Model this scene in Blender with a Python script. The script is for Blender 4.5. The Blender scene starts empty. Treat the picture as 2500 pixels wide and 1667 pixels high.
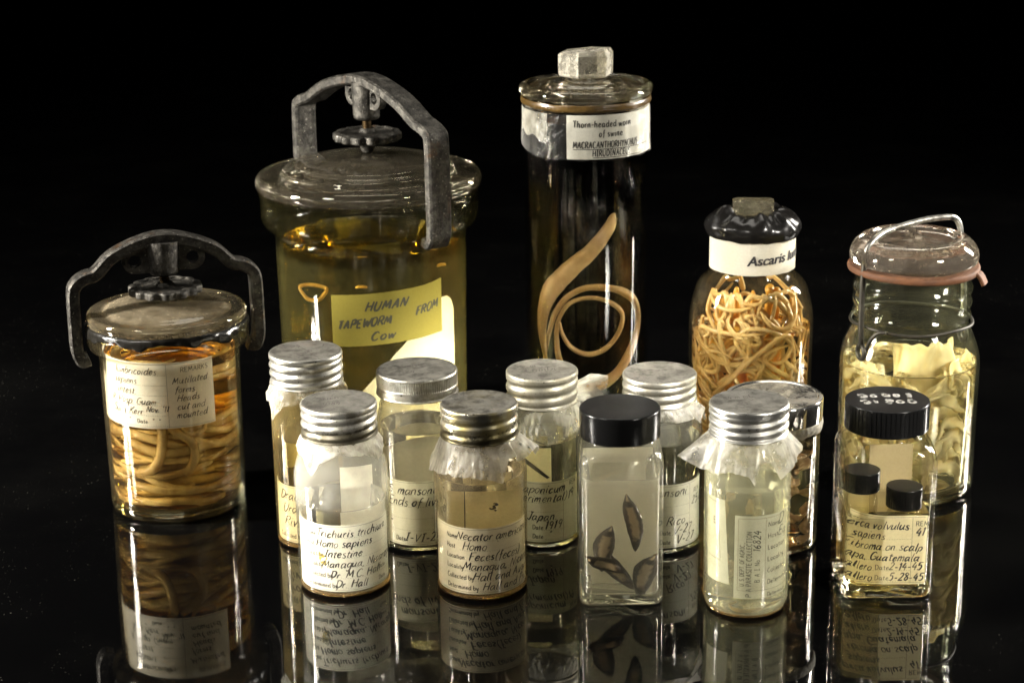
import bpy, bmesh, math, random
from math import sin, cos, pi, radians, sqrt, atan2, hypot
from mathutils import Vector, Matrix, noise

S = bpy.context.scene
COL = S.collection
MM = 0.001

# ------------------------------------------------------------------ camera, world, lamps, exposure
cam_d = bpy.data.cameras.new('camera')
cam = bpy.data.objects.new('camera', cam_d)
COL.objects.link(cam)
S.camera = cam
cam_d.lens = 70
cam_d.sensor_width = 36
cam_d.sensor_fit = 'HORIZONTAL'
cam_d.clip_start = 0.05
cam_d.clip_end = 30
cam.matrix_world = Matrix.Translation((0, -1.05, 0.4335)) @ (Matrix.Rotation(radians(73), 4, 'X') @ Matrix.Rotation(radians(-0.85), 4, 'Z'))
cam_d.dof.use_dof = True
cam_d.dof.focus_distance = 1.07
cam_d.dof.aperture_fstop = 16

world = bpy.data.worlds.new('World')
S.world = world
world.use_nodes = True
bgn = world.node_tree.nodes['Background']
bgn.inputs[0].default_value = (0, 0, 0, 1)
bgn.inputs[1].default_value = 0.0


def area(name, loc, target, w, h, power, color=(1, 0.93, 0.8), spread=180):
    l = bpy.data.lights.new(name, 'AREA')
    l.shape = 'RECTANGLE'
    l.size = w
    l.size_y = h
    l.energy = power
    l.color = color
    l.spread = radians(spread)
    o = bpy.data.objects.new(name, l)
    COL.objects.link(o)
    o.location = loc
    o.rotation_euler = (Vector(target) - Vector(loc)).to_track_quat('-Z', 'Y').to_euler()
    return o


WARM = (1.0, 0.95, 0.86)
area('left_lamp', (-0.95, -0.06, 0.36), (-0.06, 0.03, 0.06), 0.09, 0.30, 26.0, WARM, 150)
area('right_lamp', (0.93, 0.42, 0.38), (0.06, 0.05, 0.08), 0.09, 0.34, 15.0, WARM, 150)
area('added_top_fill', (0.05, 0.45, 1.15), (0.0, 0.05, 0.05), 0.8, 0.4, 2.2, WARM, 120)  # soft fill added overhead to lift the cap tops
area('front_lamp', (-0.80, -0.62, 0.95), (-0.02, -0.02, 0.05), 0.20, 0.20, 2.3, WARM, 120)
area('added_label_fill', (-0.62, -0.80, 0.52), (-0.098, -0.07, 0.035), 0.06, 0.06, 0.10, WARM, 9)  # narrow fill added to brighten the Trichuris vial and its label
area('added_sheet_fill', (0.58, -0.66, 0.52), (-0.030, 0.135, 0.050), 0.06, 0.06, 0.17, WARM, 7)  # added fill, stands in for light reaching the cream sheet through its jar
area('added_right_fill', (0.80, -0.62, 0.55), (0.225, 0.03, 0.055), 0.36, 0.36, 0.9, WARM, 12)  # added front-right fill to brighten the bail jar and right square bottle

S.view_settings.view_transform = 'Standard'
S.view_settings.look = 'None'
S.view_settings.exposure = 0.0
S.view_settings.gamma = 1.0
S.view_settings.use_curve_mapping = False
S.render.engine = 'CYCLES'
cy = S.cycles
cy.max_bounces = 24
cy.diffuse_bounces = 4
cy.glossy_bounces = 10
cy.transmission_bounces = 22
cy.transparent_max_bounces = 64
cy.volume_bounces = 2
cy.caustics_reflective = True
cy.caustics_refractive = True
cy.blur_glossy = 0.6
cy.sample_clamp_indirect = 90.0
cy.use_denoising = True
cy.denoiser = 'OPENIMAGEDENOISE'
cy.denoising_input_passes = 'RGB_ALBEDO_NORMAL'
cy.denoising_prefilter = 'ACCURATE'


# ------------------------------------------------------------------ node helpers and materials
class NT:
    def __init__(self, name):
        self.m = bpy.data.materials.new(name)
        self.m.use_nodes = True
        self.t = self.m.node_tree
        self.t.nodes.clear()
        self.out = self.t.nodes.new('ShaderNodeOutputMaterial')

    def n(self, kind, **kw):
        nd = self.t.nodes.new('ShaderNode' + kind)
        for k, v in kw.items():
            setattr(nd, k, v)
        return nd

    def set(self, sock, v):
        if isinstance(v, bpy.types.NodeSocket):
            self.t.links.new(v, sock)
        elif isinstance(v, (tuple, list)) and len(v) == 3 and sock.type == 'RGBA':
            sock.default_value = (*v, 1)
        else:
            sock.default_value = v

    def math(self, op, a, b=0.0, clamp=False):
        nd = self.n('Math', operation=op, use_clamp=clamp)
        self.set(nd.inputs[0], a)
        self.set(nd.inputs[1], b)
        return nd.outputs[0]

    def coord(self):
        return self.n('TexCoord').outputs['Object']

    def noise(self, scale, detail=3, rough=0.55, vec=None, dist=0.0):
        nd = self.n('TexNoise')
        nd.inputs['Scale'].default_value = scale
        nd.inputs['Detail'].default_value = detail
        nd.inputs['Roughness'].default_value = rough
        nd.inputs['Distortion'].default_value = dist
        self.t.links.new(vec if vec is not None else self.coord(), nd.inputs['Vector'])
        return nd.outputs['Fac']

    def ramp(self, fac, lo, hi, a=0.0, b=1.0):
        nd = self.n('MapRange')
        nd.interpolation_type = 'SMOOTHSTEP'
        self.set(nd.inputs['Value'], fac)
        nd.inputs['From Min'].default_value = lo
        nd.inputs['From Max'].default_value = hi
        self.set(nd.inputs['To Min'], a)
        self.set(nd.inputs['To Max'], b)
        return nd.outputs['Result']

    def mixc(self, fac, a, b):
        nd = self.n('Mix', data_type='RGBA')
        self.set(nd.inputs['Factor'], fac)
        self.set(nd.inputs['A'] if False else nd.inputs[6], a)
        self.set(nd.inputs[7], b)
        return nd.outputs[2]

    def mixs(self, fac, a, b):
        nd = self.n('MixShader')
        self.set(nd.inputs[0], fac)
        self.t.links.new(a, nd.inputs[1])
        self.t.links.new(b, nd.inputs[2])
        return nd.outputs[0]

    def adds(self, a, b):
        nd = self.n('AddShader')
        self.t.links.new(a, nd.inputs[0])
        self.t.links.new(b, nd.inputs[1])
        return nd.outputs[0]

    def bump(self, h, strength=0.3, dist=0.0005):
        nd = self.n('Bump')
        nd.inputs['Strength'].default_value = strength
        nd.inputs['Distance'].default_value = dist
        self.t.links.new(h, nd.inputs['Height'])
        return nd.outputs[0]

    def bsdf(self, kind, color=None, rough=None, normal=None, **kw):
        nd = self.n('Bsdf' + kind)
        if color is not None:
            self.set(nd.inputs['Color'], color)
        if rough is not None and 'Roughness' in nd.inputs:
            self.set(nd.inputs['Roughness'], rough)
        if normal is not None and 'Normal' in nd.inputs:
            self.t.links.new(normal, nd.inputs['Normal'])
        for k, v in kw.items():
            self.set(nd.inputs[k], v)
        return nd.outputs[0]

    def principled(self, color, rough=0.5, metal=0.0, normal=None, **kw):
        nd = self.n('BsdfPrincipled')
        self.set(nd.inputs['Base Color'], color)
        self.set(nd.inputs['Roughness'], rough)
        self.set(nd.inputs['Metallic'], metal)
        if normal is not None:
            self.t.links.new(normal, nd.inputs['Normal'])
        for k, v in kw.items():
            self.set(nd.inputs[k.replace('_', ' ')], v)
        return nd.outputs[0]

    def done(self, s):
        self.t.links.new(s, self.out.inputs['Surface'])
        return self.m


def wall_mat(name, tint=(0.985, 0.985, 0.97), edge=(0.62, 0.64, 0.58), fog=0.02, fogcol=(0.75, 0.72, 0.62),
             scale=45.0, z0=0.0, z1=0.0, fog2=0.0, inv=False, wave=0.03):
    """Thin glass wall: clear with a reflecting skin, plus a film of residue; between heights z0 and z1
    (metres) the film thickens to fog2 (dried residue above the fill line)."""
    k = NT(name)
    lw = k.n('LayerWeight')
    lw.inputs[0].default_value = 0.5
    fac = lw.outputs['Facing']
    fres = k.math('ADD', k.math('MULTIPLY', k.math('POWER', fac, 5.0), 0.9), 0.032)
    wv = k.noise(60, 2)
    bn = k.bump(wv, wave, 0.0004)
    fres = k.math('MULTIPLY', fres, k.ramp(k.noise(38, 6, 0.8), 0.42, 0.62, 0.12, 1.0))
    tcol = k.mixc(k.math('POWER', fac, 4.0), tint, edge)
    tr = k.bsdf('Transparent', tcol)
    gl = k.bsdf('Glossy', (1, 1, 1), k.ramp(k.noise(25, 5, 0.7), 0.35, 0.7, 0.02, 0.11), bn)
    s = k.mixs(fres, tr, gl)
    nz = k.noise(scale, 5, 0.65)
    fg = k.ramp(nz, 0.35, 0.75, fog * 0.4, fog * 1.8)
    if fog2 > 0:
        sep = k.n('SeparateXYZ')
        k.t.links.new(k.coord(), sep.inputs[0])
        zz = k.math('ADD', sep.outputs[2], k.math('MULTIPLY', k.noise(70, 3), 0.006))
        up = k.ramp(zz, z0, z1, 1.0 if inv else 0.0, 0.0 if inv else 1.0)
        nz2 = k.noise(scale * 2.2, 6, 0.7)
        fg = k.math('ADD', fg, k.math('MULTIPLY', up, k.ramp(nz2, 0.3, 0.72, fog2 * 0.45, fog2 * 1.5)), True)
    spk = k.ramp(k.noise(420, 2, 0.5), 0.70, 0.76, 0.0, 0.35)
    fg = k.math('ADD', fg, k.math('MULTIPLY', spk, fog * 3 + 0.008), True)
    df = k.mixs(0.5, k.bsdf('Diffuse', fogcol), k.bsdf('Translucent', fogcol))
    return k.done(k.mixs(fg, s, df))


def solid_glass(name, color=(0.97, 0.97, 0.94), dust=0.0, dustcol=(0.36, 0.31, 0.23), rough=0.0, scale=60.0, ior=1.5, lo=0.4, hi=0.7, waver=0.10, dust_r=None, rim=0.75):
    k = NT(name)
    bn = k.bump(k.noise(90, 3), waver, 0.0006)
    g = k.bsdf('Glass', color, rough, bn, IOR=ior)
    if dust > 0:
        nz = k.noise(scale, 6, 0.7)
        f = k.ramp(nz, lo, hi, dust * 0.3, dust)
        f = k.math('ADD', f, k.ramp(k.noise(500, 2), 0.62, 0.7, 0, 0.35), True)
        if dust_r:
            ln = k.n('VectorMath', operation='LENGTH')
            pj = k.n('VectorMath', operation='MULTIPLY')
            pj.inputs[1].default_value = (1, 1, 0)
            k.t.links.new(k.coord(), pj.inputs[0])
            k.t.links.new(pj.outputs[0], ln.inputs[0])
            rr = k.math('ADD', ln.outputs['Value'], k.math('MULTIPLY', k.math('SUBTRACT', k.noise(45, 4), .5), 0.012))
            f = k.math('MULTIPLY', f, k.ramp(rr, dust_r, dust_r + 0.004, 1.0, rim))
        g = k.mixs(f, g, k.bsdf('Diffuse', dustcol))
    return k.done(g)


def liquid_mat(name, T, ior=1.355, span=0.04):
    k = NT(name)
    sig = [-math.log(max(1e-4, t)) / span for t in T]
    d = max(sig) + 1e-3
    g = k.bsdf('Glass', (1, 1, 1), 0.0, IOR=ior)
    va = k.n('VolumeAbsorption')
    va.inputs['Color'].default_value = tuple(1 - s / d for s in sig) + (1,)
    va.inputs['Density'].default_value = d
    k.t.links.new(va.outputs[0], k.out.inputs['Volume'])
    return k.done(g)


def paper_mat(name, col=(0.72, 0.68, 0.54), stain=(0.50, 0.42, 0.24), amount=0.5, transl=0.3, scale=40):
    k = NT(name)
    f = k.ramp(k.noise(scale, 5, 0.6), 0.45, 0.75, 0.0, amount)
    c = k.mixc(f, col, stain)
    fib = k.ramp(k.noise(900, 2), 0.3, 0.7, 0.93, 1.0)
    c2 = k.n('Mix', data_type='RGBA', blend_type='MULTIPLY')
    c2.inputs[0].default_value = 1.0
    k.t.links.new(c, c2.inputs[6])
    k.t.links.new(fib, c2.inputs[7])
    c = c2.outputs[2]
    return k.done(k.mixs(transl, k.bsdf('Diffuse', c), k.bsdf('Translucent', c)))


def film_mat(name, col=(0.8, 0.76, 0.64), clear=0.45):
    k = NT(name)
    lw = k.n('LayerWeight')
    lw.inputs[0].default_value = 0.5
    bn = k.bump(k.noise(170, 5, 0.65, None, 1.5), 0.8, 0.0012)
    f = k.ramp(lw.outputs['Facing'], 0.2, 1.0, clear, clear * 0.3)
    f = k.math('ADD', f, k.ramp(k.noise(130, 4), 0.35, 0.7, -0.18, 0.18), True)
    d = k.mixs(0.45, k.bsdf('Diffuse', col, None, bn), k.bsdf('Translucent', col, None, bn))
    g = k.mixs(0.07, d, k.bsdf('Glossy', (1, 1, 1), 0.18, bn))
    return k.done(k.mixs(f, g, k.bsdf('Transparent', (0.97, 0.96, 0.92))))


def alu_mat(name, base=(0.60, 0.58, 0.53), dirt=(0.09, 0.08, 0.055), amount=0.5, rough=0.34, tint=None, metal=0.95, grime_z=None):
    k = NT(name)
    n1 = k.noise(75, 6, 0.68)
    f = k.ramp(n1, 0.42, 0.66, 0.0, min(1.0, amount * 1.5))
    c = k.mixc(f, tuple(q * 0.78 for q in base), dirt)
    if tint:
        c = k.mixc(k.ramp(k.noise(38, 3), 0.42, 0.62, 0.0, 0.8), c, tint)
    sp = k.ramp(k.noise(330, 3, 0.6), 0.66, 0.72, 0.0, 0.9)
    c = k.mixc(sp, c, (0.04, 0.032, 0.02))
    if grime_z:
        sep = k.n('SeparateXYZ')
        k.t.links.new(k.coord(), sep.inputs[0])
        zz = k.math('ADD', sep.outputs[2], k.math('MULTIPLY', k.math('SUBTRACT', k.noise(120, 5, 0.7), 0.5), 0.022))
        c = k.mixc(k.ramp(zz, grime_z, grime_z + 0.003, 0.85, 0.0), c, (0.055, 0.045, 0.02))
    r = k.ramp(n1, 0.3, 0.7, rough - 0.08, rough + 0.14)
    bn = k.bump(k.noise(520, 4), 0.25, 0.0002)
    geo = k.n('NewGeometry')
    sp3 = k.n('SeparateXYZ')
    k.t.links.new(geo.outputs['Normal'], sp3.inputs[0])
    up = k.math('MULTIPLY', k.ramp(sp3.outputs[2], 0.75, 0.99), k.ramp(k.noise(48, 6, .7), 0.3, 0.7, 0.55, 1.0))
    ox = k.mixc(k.ramp(k.noise(130, 8, .8), 0.42, 0.62), (0.155, 0.147, 0.125), (0.03, 0.027, 0.02))
    met = k.principled(c, r, metal, bn)
    return k.done(k.mixs(up, met, k.principled(ox, 0.65, 0.3, bn)))


def simple(name, col, rough=0.5, metal=0.0, var=0.25, scale=60, bump=0.2, bscale=300, spec=0.5, **kw):
    k = NT(name)
    f = k.ramp(k.noise(scale, 4, 0.6), 0.35, 0.7, 0.0, 1.0)
    c = k.mixc(f, col, tuple(x * (1 - var) for x in col))
    bn = k.bump(k.noise(bscale, 4), bump, 0.0004) if bump else None
    return k.done(k.principled(c, rough, metal, bn, Specular_IOR_Level=spec, **kw))


def plastic_cap_mat(name, dust=0.5):
    k = NT(name)
    geo = k.n('NewGeometry')
    sep = k.n('SeparateXYZ')
    k.t.links.new(geo.outputs['Normal'], sep.inputs[0])
    up = k.ramp(sep.outputs[2], 0.7, 0.98)
    d = k.ramp(k.noise(420, 6, 0.8), 0.5, 0.74, 0.0, dust)
    d2 = k.ramp(k.noise(60, 4), 0.45, 0.75, 0.15, 0.9)
    f = k.math('MULTIPLY', k.math('MULTIPLY', up, d), d2)
    c = k.mixc(f, (0.006, 0.006, 0.006), (0.26, 0.25, 0.23))
    r = k.ramp(f, 0, 0.4, 0.22, 0.7)
    r = k.math('ADD', r, k.math('MULTIPLY', up, 0.12), True)
    return k.done(k.principled(c, r, 0.0, k.bump(k.noise(350, 3), 0.06, 0.0002), Specular_IOR_Level=0.3))


def flesh_mat(name, a, b, transl=0.25, rough=0.35, scale=120):
    k = NT(name)
    f = k.ramp(k.noise(scale, 4, 0.6), 0.3, 0.7)
    c = k.mixc(f, a, b)
    bn = k.bump(k.noise(500, 3), 0.25, 0.0003)
    d = k.principled(c, rough, 0.0, bn)
    return k.done(k.mixs(transl, d, k.bsdf('Translucent', c)))


# ------------------------------------------------------------------ object helpers
def thing(name, label, cat, loc=(0, 0, 0), rotz=0.0, group=None):
    o = bpy.data.objects.new(name, None)
    COL.objects.link(o)
    o.empty_display_size = 0.02
    o.location = [c * MM for c in loc]
    o.rotation_euler = (0, 0, rotz)
    o['label'] = label
    o['category'] = cat
    if group:
        o['group'] = group
    return o


def tag(o, label, cat, group=None, kind=None):
    if label:
        o['label'] = label
    if cat:
        o['category'] = cat
    if group:
        o['group'] = group
    if kind:
        o['kind'] = kind
    return o


def mk(name, verts, faces, mat, parent=None, loc=None, sharp=40, smooth=True):
    me = bpy.data.meshes.new(name)
    me.from_pydata([tuple(c * MM for c in v) for v in verts], [], faces)
    me.update()
    if smooth and len(me.polygons):
        me.polygons.foreach_set('use_smooth', [True] * len(me.polygons))
        if sharp < 180:
            me.set_sharp_from_angle(angle=radians(sharp))
    me.materials.append(mat)
    o = bpy.data.objects.new(name, me)
    COL.objects.link(o)
    if parent:
        o.parent = parent
    if loc:
        o.location = [c * MM for c in loc]
    return o


def fillet(pts, n=5):
    """pts: (r, z) or (r, z, radius): rounds corners that carry a radius."""
    out = []
    for i, p in enumerate(pts):
        if len(p) == 2 or p[2] <= 0 or i == 0 or i == len(pts) - 1:
            out.append((p[0], p[1]))
            continue
        P = Vector(p[:2])
        a = Vector(pts[i - 1][:2]) - P
        b = Vector(pts[i + 1][:2]) - P
        d = min(p[2], a.length * 0.49, b.length * 0.49)
        A = P + a.normalized() * d
        B = P + b.normalized() * d
        for k in range(n + 1):
            t = k / n
            q = A * (1 - t) ** 2 + P * 2 * t * (1 - t) + B * t * t
            out.append((q.x, q.y))
    return out


def lathe_geo(prof, seg=96, rfun=None, close=False, base=0):
    """Revolve (r, z) points; r == 0 at an end closes it with a fan. close: the profile is a loop."""
    V, Fc, rows = [], [], []
    for (r, z) in prof:
        if r <= 1e-6:
            V.append((0, 0, z))
            rows.append([base + len(V) - 1])
        else:
            row = []
            for k in range(seg):
                a = 2 * pi * k / seg
                rr, zz = (r, z) if rfun is None else rfun(r, z, a)
                V.append((rr * cos(a), rr * sin(a), zz))
                row.append(base + len(V) - 1)
            rows.append(row)
    pairs = list(zip(rows[:-1], rows[1:]))
    if close:
        pairs.append((rows[-1], rows[0]))
    for A, B in pairs:
        for k in range(seg):
            j = (k + 1) % seg
            if len(A) == 1 and len(B) == 1:
                continue
            if len(A) == 1:
                Fc.append((A[0], B[j], B[k]))
            elif len(B) == 1:
                Fc.append((A[k], A[j], B[0]))
            else:
                Fc.append((A[k], A[j], B[j], B[k]))
    return V, Fc


def lathe(name, prof, mat, parent, seg=96, rfun=None, close=False, sharp=45):
    V, Fc = lathe_geo(prof, seg, rfun, close)
    o = mk(name, V, Fc, mat, parent, sharp=sharp)
    bm = bmesh.new()
    bm.from_mesh(o.data)
    bmesh.ops.recalc_face_normals(bm, faces=bm.faces)
    bm.to_mesh(o.data)
    bm.free()
    return o


def rsq(hw, c, n=9):
    """Ring of a rounded square: half width hw, corner radius c."""
    c = min(c, hw)
    pts = []
    for q, (sx, sy) in enumerate(((1, -1), (1, 1), (-1, 1), (-1, -1))):
        cx, cyy = sx * (hw - c), sy * (hw - c)
        a0 = -pi / 2 + q * pi / 2
        for k in range(n):
            a = a0 + (pi / 2) * k / (n - 1)
            pts.append((cx + c * cos(a), cyy + c * sin(a)))
        # points along the flat side
        nx = [(1, -1), (1, 1), (-1, 1), (-1, -1)][(q + 1) % 4]
        ex, ey = pts[-1]
        a1 = a0 + pi / 2
        fx, fy = nx[0] * (hw - c) + c * cos(a1), nx[1] * (hw - c) + c * sin(a1)
        for k in range(1, 8):
            t = k / 8
            pts.append((ex + (fx - ex) * t, ey + (fy - ey) * t))
    return pts


def loft_geo(rings, cap_bottom=True, cap_top=True):
    """rings: list of (hw, c, z) rounded squares."""
    V, Fc = [], []
    m = None
    for (hw, c, z) in rings:
        p = rsq(hw, c)
        m = len(p)
        V += [(x, y, z) for x, y in p]
    for i in range(len(rings) - 1):
        for k in range(m):
            j = (k + 1) % m
            Fc.append((i * m + k, i * m + j, (i + 1) * m + j, (i + 1) * m + k))
    if cap_bottom:
        Fc.append(tuple(range(m))[::-1])
    if cap_top:
        b = (len(rings) - 1) * m
        Fc.append(tuple(range(b, b + m)))
    return V, Fc


def fix(o):
    bm = bmesh.new()
    bm.from_mesh(o.data)
    bmesh.ops.recalc_face_normals(bm, faces=bm.faces)
    bm.to_mesh(o.data)
    bm.free()
    return o


def spline(P, n=8, closed=False):
    P = [Vector(p) for p in P]
    out = []
    N = len(P)
    rng = N if closed else N - 1
    for i in range(rng):
        if closed:
            a, b, c, d = P[(i - 1) % N], P[i], P[(i + 1) % N], P[(i + 2) % N]
        else:
            b, c = P[i], P[i + 1]
            a = P[i - 1] if i > 0 else b + (b - c) * 0.5
            d = P[i + 2] if i + 2 < N else c + (c - b) * 0.5
        for k in range(n):
            t = k / n
            out.append(0.5 * ((2 * b) + (c - a) * t + (2 * a - 5 * b + 4 * c - d) * t * t + (3 * b - a - 3 * c + d) * t ** 3))
    if not closed:
        out.append(P[-1].copy())
    return out


def tube_geo(pts, rad, seg=10, base=0, flat=1.0, up=None):
    pts = [Vector(p) for p in pts]
    n = len(pts)
    if not hasattr(rad, '__len__'):
        rad = [rad] * n
    V, Fc = [], []
    t0 = (pts[1] - pts[0]).normalized()
    nrm = t0.orthogonal().normalized()
    if up is not None:
        u = Vector(up)
        nrm = (u - t0 * u.dot(t0)).normalized()
    for i in range(n):
        t = (pts[min(i + 1, n - 1)] - pts[max(i - 1, 0)]).normalized()
        nrm = (nrm - t * nrm.dot(t))
        nrm = nrm.normalized() if nrm.length > 1e-6 else t.orthogonal().normalized()
        bi = t.cross(nrm)
        for k in range(seg):
            a = 2 * pi * k / seg
            V.append(tuple(pts[i] + nrm * (rad[i] * cos(a)) + bi * (rad[i] * flat * sin(a))))
    for i in range(n - 1):
        for k in range(seg):
            j = (k + 1) % seg
            Fc.append((base + i * seg + k, base + i * seg + j, base + (i + 1) * seg + j, base + (i + 1) * seg + k))
    Fc.append(tuple(base + k for k in range(seg))[::-1])
    Fc.append(tuple(base + (n - 1) * seg + k for k in range(seg)))
    return V, Fc


def tube(name, pts, rad, mat, parent=None, seg=10, flat=1.0, up=None):
    V, Fc = tube_geo(pts, rad, seg, 0, flat, up)
    return mk(name, V, Fc, mat, parent, sharp=60)


def sweep_rect(path, w, t, yaw_axis=(0, 1, 0), chamf=1.0):
    """Bar of rectangular section (w along yaw_axis, t in the plane of the path); chamfered corners."""
    pts = [Vector(p) for p in path]
    ax = Vector(yaw_axis).normalized()
    n = len(pts)
    V, Fc = [], []
    for i in range(n):
        tg = (pts[min(i + 1, n - 1)] - pts[max(i - 1, 0)]).normalized()
        nr = ax.cross(tg).normalized()
        tt = t[i] if hasattr(t, '__len__') else t
        a, b, c = w / 2, tt / 2, chamf
        for (u, v) in ((a, b - c), (a - c, b), (-a + c, b), (-a, b - c), (-a, -b + c), (-a + c, -b), (a - c, -b), (a, -b + c)):
            V.append(tuple(pts[i] + ax * u + nr * v))
    for i in range(n - 1):
        for k in range(8):
            j = (k + 1) % 8
            Fc.append((i * 8 + k, i * 8 + j, (i + 1) * 8 + j, (i + 1) * 8 + k))
    Fc.append(tuple(range(8))[::-1])
    Fc.append(tuple(range((n - 1) * 8, n * 8)))
    return V, Fc


def join_geo(*geos):
    V, Fc = [], []
    for v, f in geos:
        b = len(V)
        V += list(v)
        Fc += [tuple(i + b for i in q) for q in f]
    return V, Fc


def xf(geo, M):
    return [tuple(M @ Vector(v)) for v in geo[0]], geo[1]


# ------------------------------------------------------------------ handwriting: a stroke alphabet
G = {}


def gl(ch, adv, s):
    G[ch] = (adv, [[tuple(float(c) for c in p.split(',')) for p in st.split()] for st in s.split('|')])


gl('a', 4.8, '3.7,3.2 2.8,4 1.2,3.6 .4,1.6 1,.1 2.3,.6 3.6,3|3.8,4 3.5,1.2 3.9,.1 4.6,.5')
gl('b', 4.2, '.7,7 .4,3 .4,.3|.4,1.6 1.5,3.6 3,3.7 3.6,2 2.6,.2 1,0 .4,.8')
gl('c', 3.9, '3.4,3.3 2.4,4 1,3.4 .4,1.6 1.2,.1 2.6,.2 3.6,1')
gl('d', 4.7, '3.6,3.2 2.6,4 1.1,3.5 .4,1.6 1.2,.1 2.6,.6 3.7,2.6|4,7 3.7,2 4,.1 4.5,.3')
gl('e', 3.9, '.5,1.9 2.6,2.2 3.3,3.1 2.4,4 1.1,3.4 .4,1.6 1.2,.1 2.6,.2 3.6,1.1')
gl('f', 3.2, '3.4,6.6 2.5,7 1.7,6 1.5,3 1.2,-1.5|.3,3.8 2.9,4')
gl('g', 4.3, '3.7,3.3 2.6,4 1.1,3.5 .4,1.8 1.2,.5 2.6,.9 3.7,3.6|3.8,4 3.6,.5 3,-2.2 1.6,-3 .4,-2')
gl('h', 4.4, '.7,7 .4,3 .3,0|.4,2 1.8,3.9 3,3.6 3.2,1.8 3.3,.2 3.9,.2')
gl('i', 2.0, '.8,4 .6,1.5 .9,.1 1.5,.3|1,5.5 1.15,5.9')
gl('j', 2.0, '1,4 .9,0 .4,-2.4 -.5,-2.8|1.1,5.5 1.2,5.9')
gl('k', 3.9, '.6,7 .4,3 .3,0|3,4 .5,2 1.4,2.2 3.4,.1')
gl('l', 1.9, '.9,7 .6,2 .9,.1 1.5,.3')
gl('m', 5.6, '.4,4 .4,2 .3,0|.4,2.3 1.4,3.9 2.3,3.6 2.4,0|2.5,2.3 3.6,3.9 4.5,3.5 4.5,.4 5.1,.2')
gl('n', 4.1, '.4,4 .4,2 .3,0|.4,2.3 1.6,3.9 2.9,3.6 3,.6 3.6,.2')
gl('o', 4.1, '2,4 .8,3.3 .4,1.6 1.2,.1 2.7,.3 3.5,2 2.9,3.7 1.9,4')
gl('p', 4.1, '.5,4 .3,0 .1,-3|.5,2.4 1.6,3.9 3.1,3.7 3.5,2 2.4,.2 .8,.3')
gl('q', 4.3, '3.7,3.3 2.6,4 1.1,3.5 .4,1.8 1.2,.5 2.6,.9 3.7,3.6|3.8,4 3.6,.5 3.6,-3')
gl('r', 2.9, '.4,4 .5,2 .4,0|.5,2.2 1.4,3.7 2.7,3.8')
gl('s', 3.4, '2.9,3.5 1.8,4 .8,3.3 1.4,2.3 2.6,1.5 2.5,.4 1.3,0 .3,.6')
gl('t', 2.9, '1.5,6 1.2,2 1.4,.2 2.4,.3|.2,4.2 2.8,4.4')
gl('u', 4.3, '.4,4 .3,1.4 1,.1 2.2,.7 3.2,3.6|3.3,4 3.1,.8 3.6,.1 4.1,.4')
gl('v', 3.7, '.3,4 1.5,.1 1.7,.1 3.3,4')
gl('w', 5.2, '.3,4 1.2,.1 1.4,.1 2.5,3.2 3.4,.1 3.6,.1 4.9,4')
gl('x', 3.7, '.4,4 3.2,0|3.3,4 .2,0')
gl('y', 4.0, '.4,4 .6,1.4 1.6,.6 3.1,3.6|3.5,4 2.6,-.5 1.6,-2.8 .4,-2.6')
gl('z', 3.6, '.4,3.9 3.2,3.9|3.2,3.9 .3,.1|.3,.1 3.3,.2')
gl('A', 5.6, '.2,0 3,7|3,7 4.6,0|1.2,2.5 4.1,2.6')
gl('B', 5.0, '.7,7 .4,0|.6,6.8 2.8,7 4,5.6 2.6,3.8 .8,3.6|2.6,3.7 4.4,2.4 3.6,.4 .5,0')
gl('C', 5.0, '4.6,5.6 3.4,7 1.4,6 .4,3.2 1.2,.5 3,0 4.6,1.2')
gl('D', 5.4, '1,7 .7,0|.2,6.6 2.6,7 4.7,5.4 4.6,2 2.6,.2 .3,0')
gl('E', 4.6, '.6,7 .4,0|.6,6.9 4,7|.5,3.6 3.2,3.7|.4,.1 4,.1')
gl('F', 4.4, '.7,7 .4,0|.4,6.9 4.4,7|.5,3.6 3.2,3.7')
gl('G', 5.4, '4.6,5.8 3.4,7 1.4,6 .4,3.2 1.2,.5 3,0 4.6,1.2 4.7,3|3,3 5.2,3.1')
gl('H', 5.4, '.7,7 .4,0|4.7,7 4.4,0|.4,3.4 4.7,3.7')
gl('I', 3.2, '1.7,7 1.3,0|.4,6.9 3,7|.2,0 2.7,.1')
gl('J', 4.0, '3.2,7 2.8,1.2 1.6,0 .3,1.2|1.4,7 4.2,7')
gl('K', 5.0, '.7,7 .4,0|4.5,7 .6,3.2|1.6,3.9 4.6,0')
gl('L', 4.3, '.8,7 .4,0|.4,.1 4,.2')
gl('M', 6.6, '.2,0 1.2,7|1.2,7 3,1.6|3,1.6 5.2,7|5.2,7 6,0')
gl('N', 5.6, '.3,0 1,7|1,7 4.2,0|4.2,0 5.2,7')
gl('O', 5.4, '2.8,7 1,6 .4,3.4 1.4,.3 3.4,.3 4.8,3 4.3,6.2 2.7,7')
gl('P', 4.7, '.8,7 .4,0|.5,6.7 3,7 4.3,5.4 3,3.6 .7,3.3')
gl('R', 5.1, '.8,7 .4,0|.5,6.7 3,7 4.2,5.4 3,3.7 .7,3.5|2,3.6 4.7,0')
gl('S', 4.6, '4.2,6 2.9,7 1,6.2 1,4.6 3,3.4 4,1.8 2.8,.1 .4,.8')
gl('T', 4.8, '2.6,7 2.2,0|.3,6.8 4.8,7.1')
gl('U', 5.4, '.7,7 .5,2 1.8,0 3.6,.4 4.5,3 4.8,7')
gl('V', 5.0, '.5,7 2.2,0|2.2,0 4.8,7')
gl('W', 7.0, '.4,7 1.6,0|1.6,0 3.4,5|3.4,5 4.8,0|4.8,0 6.8,7')
gl('X', 5.0, '.5,7 4.4,0|4.7,7 .2,0')
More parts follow.
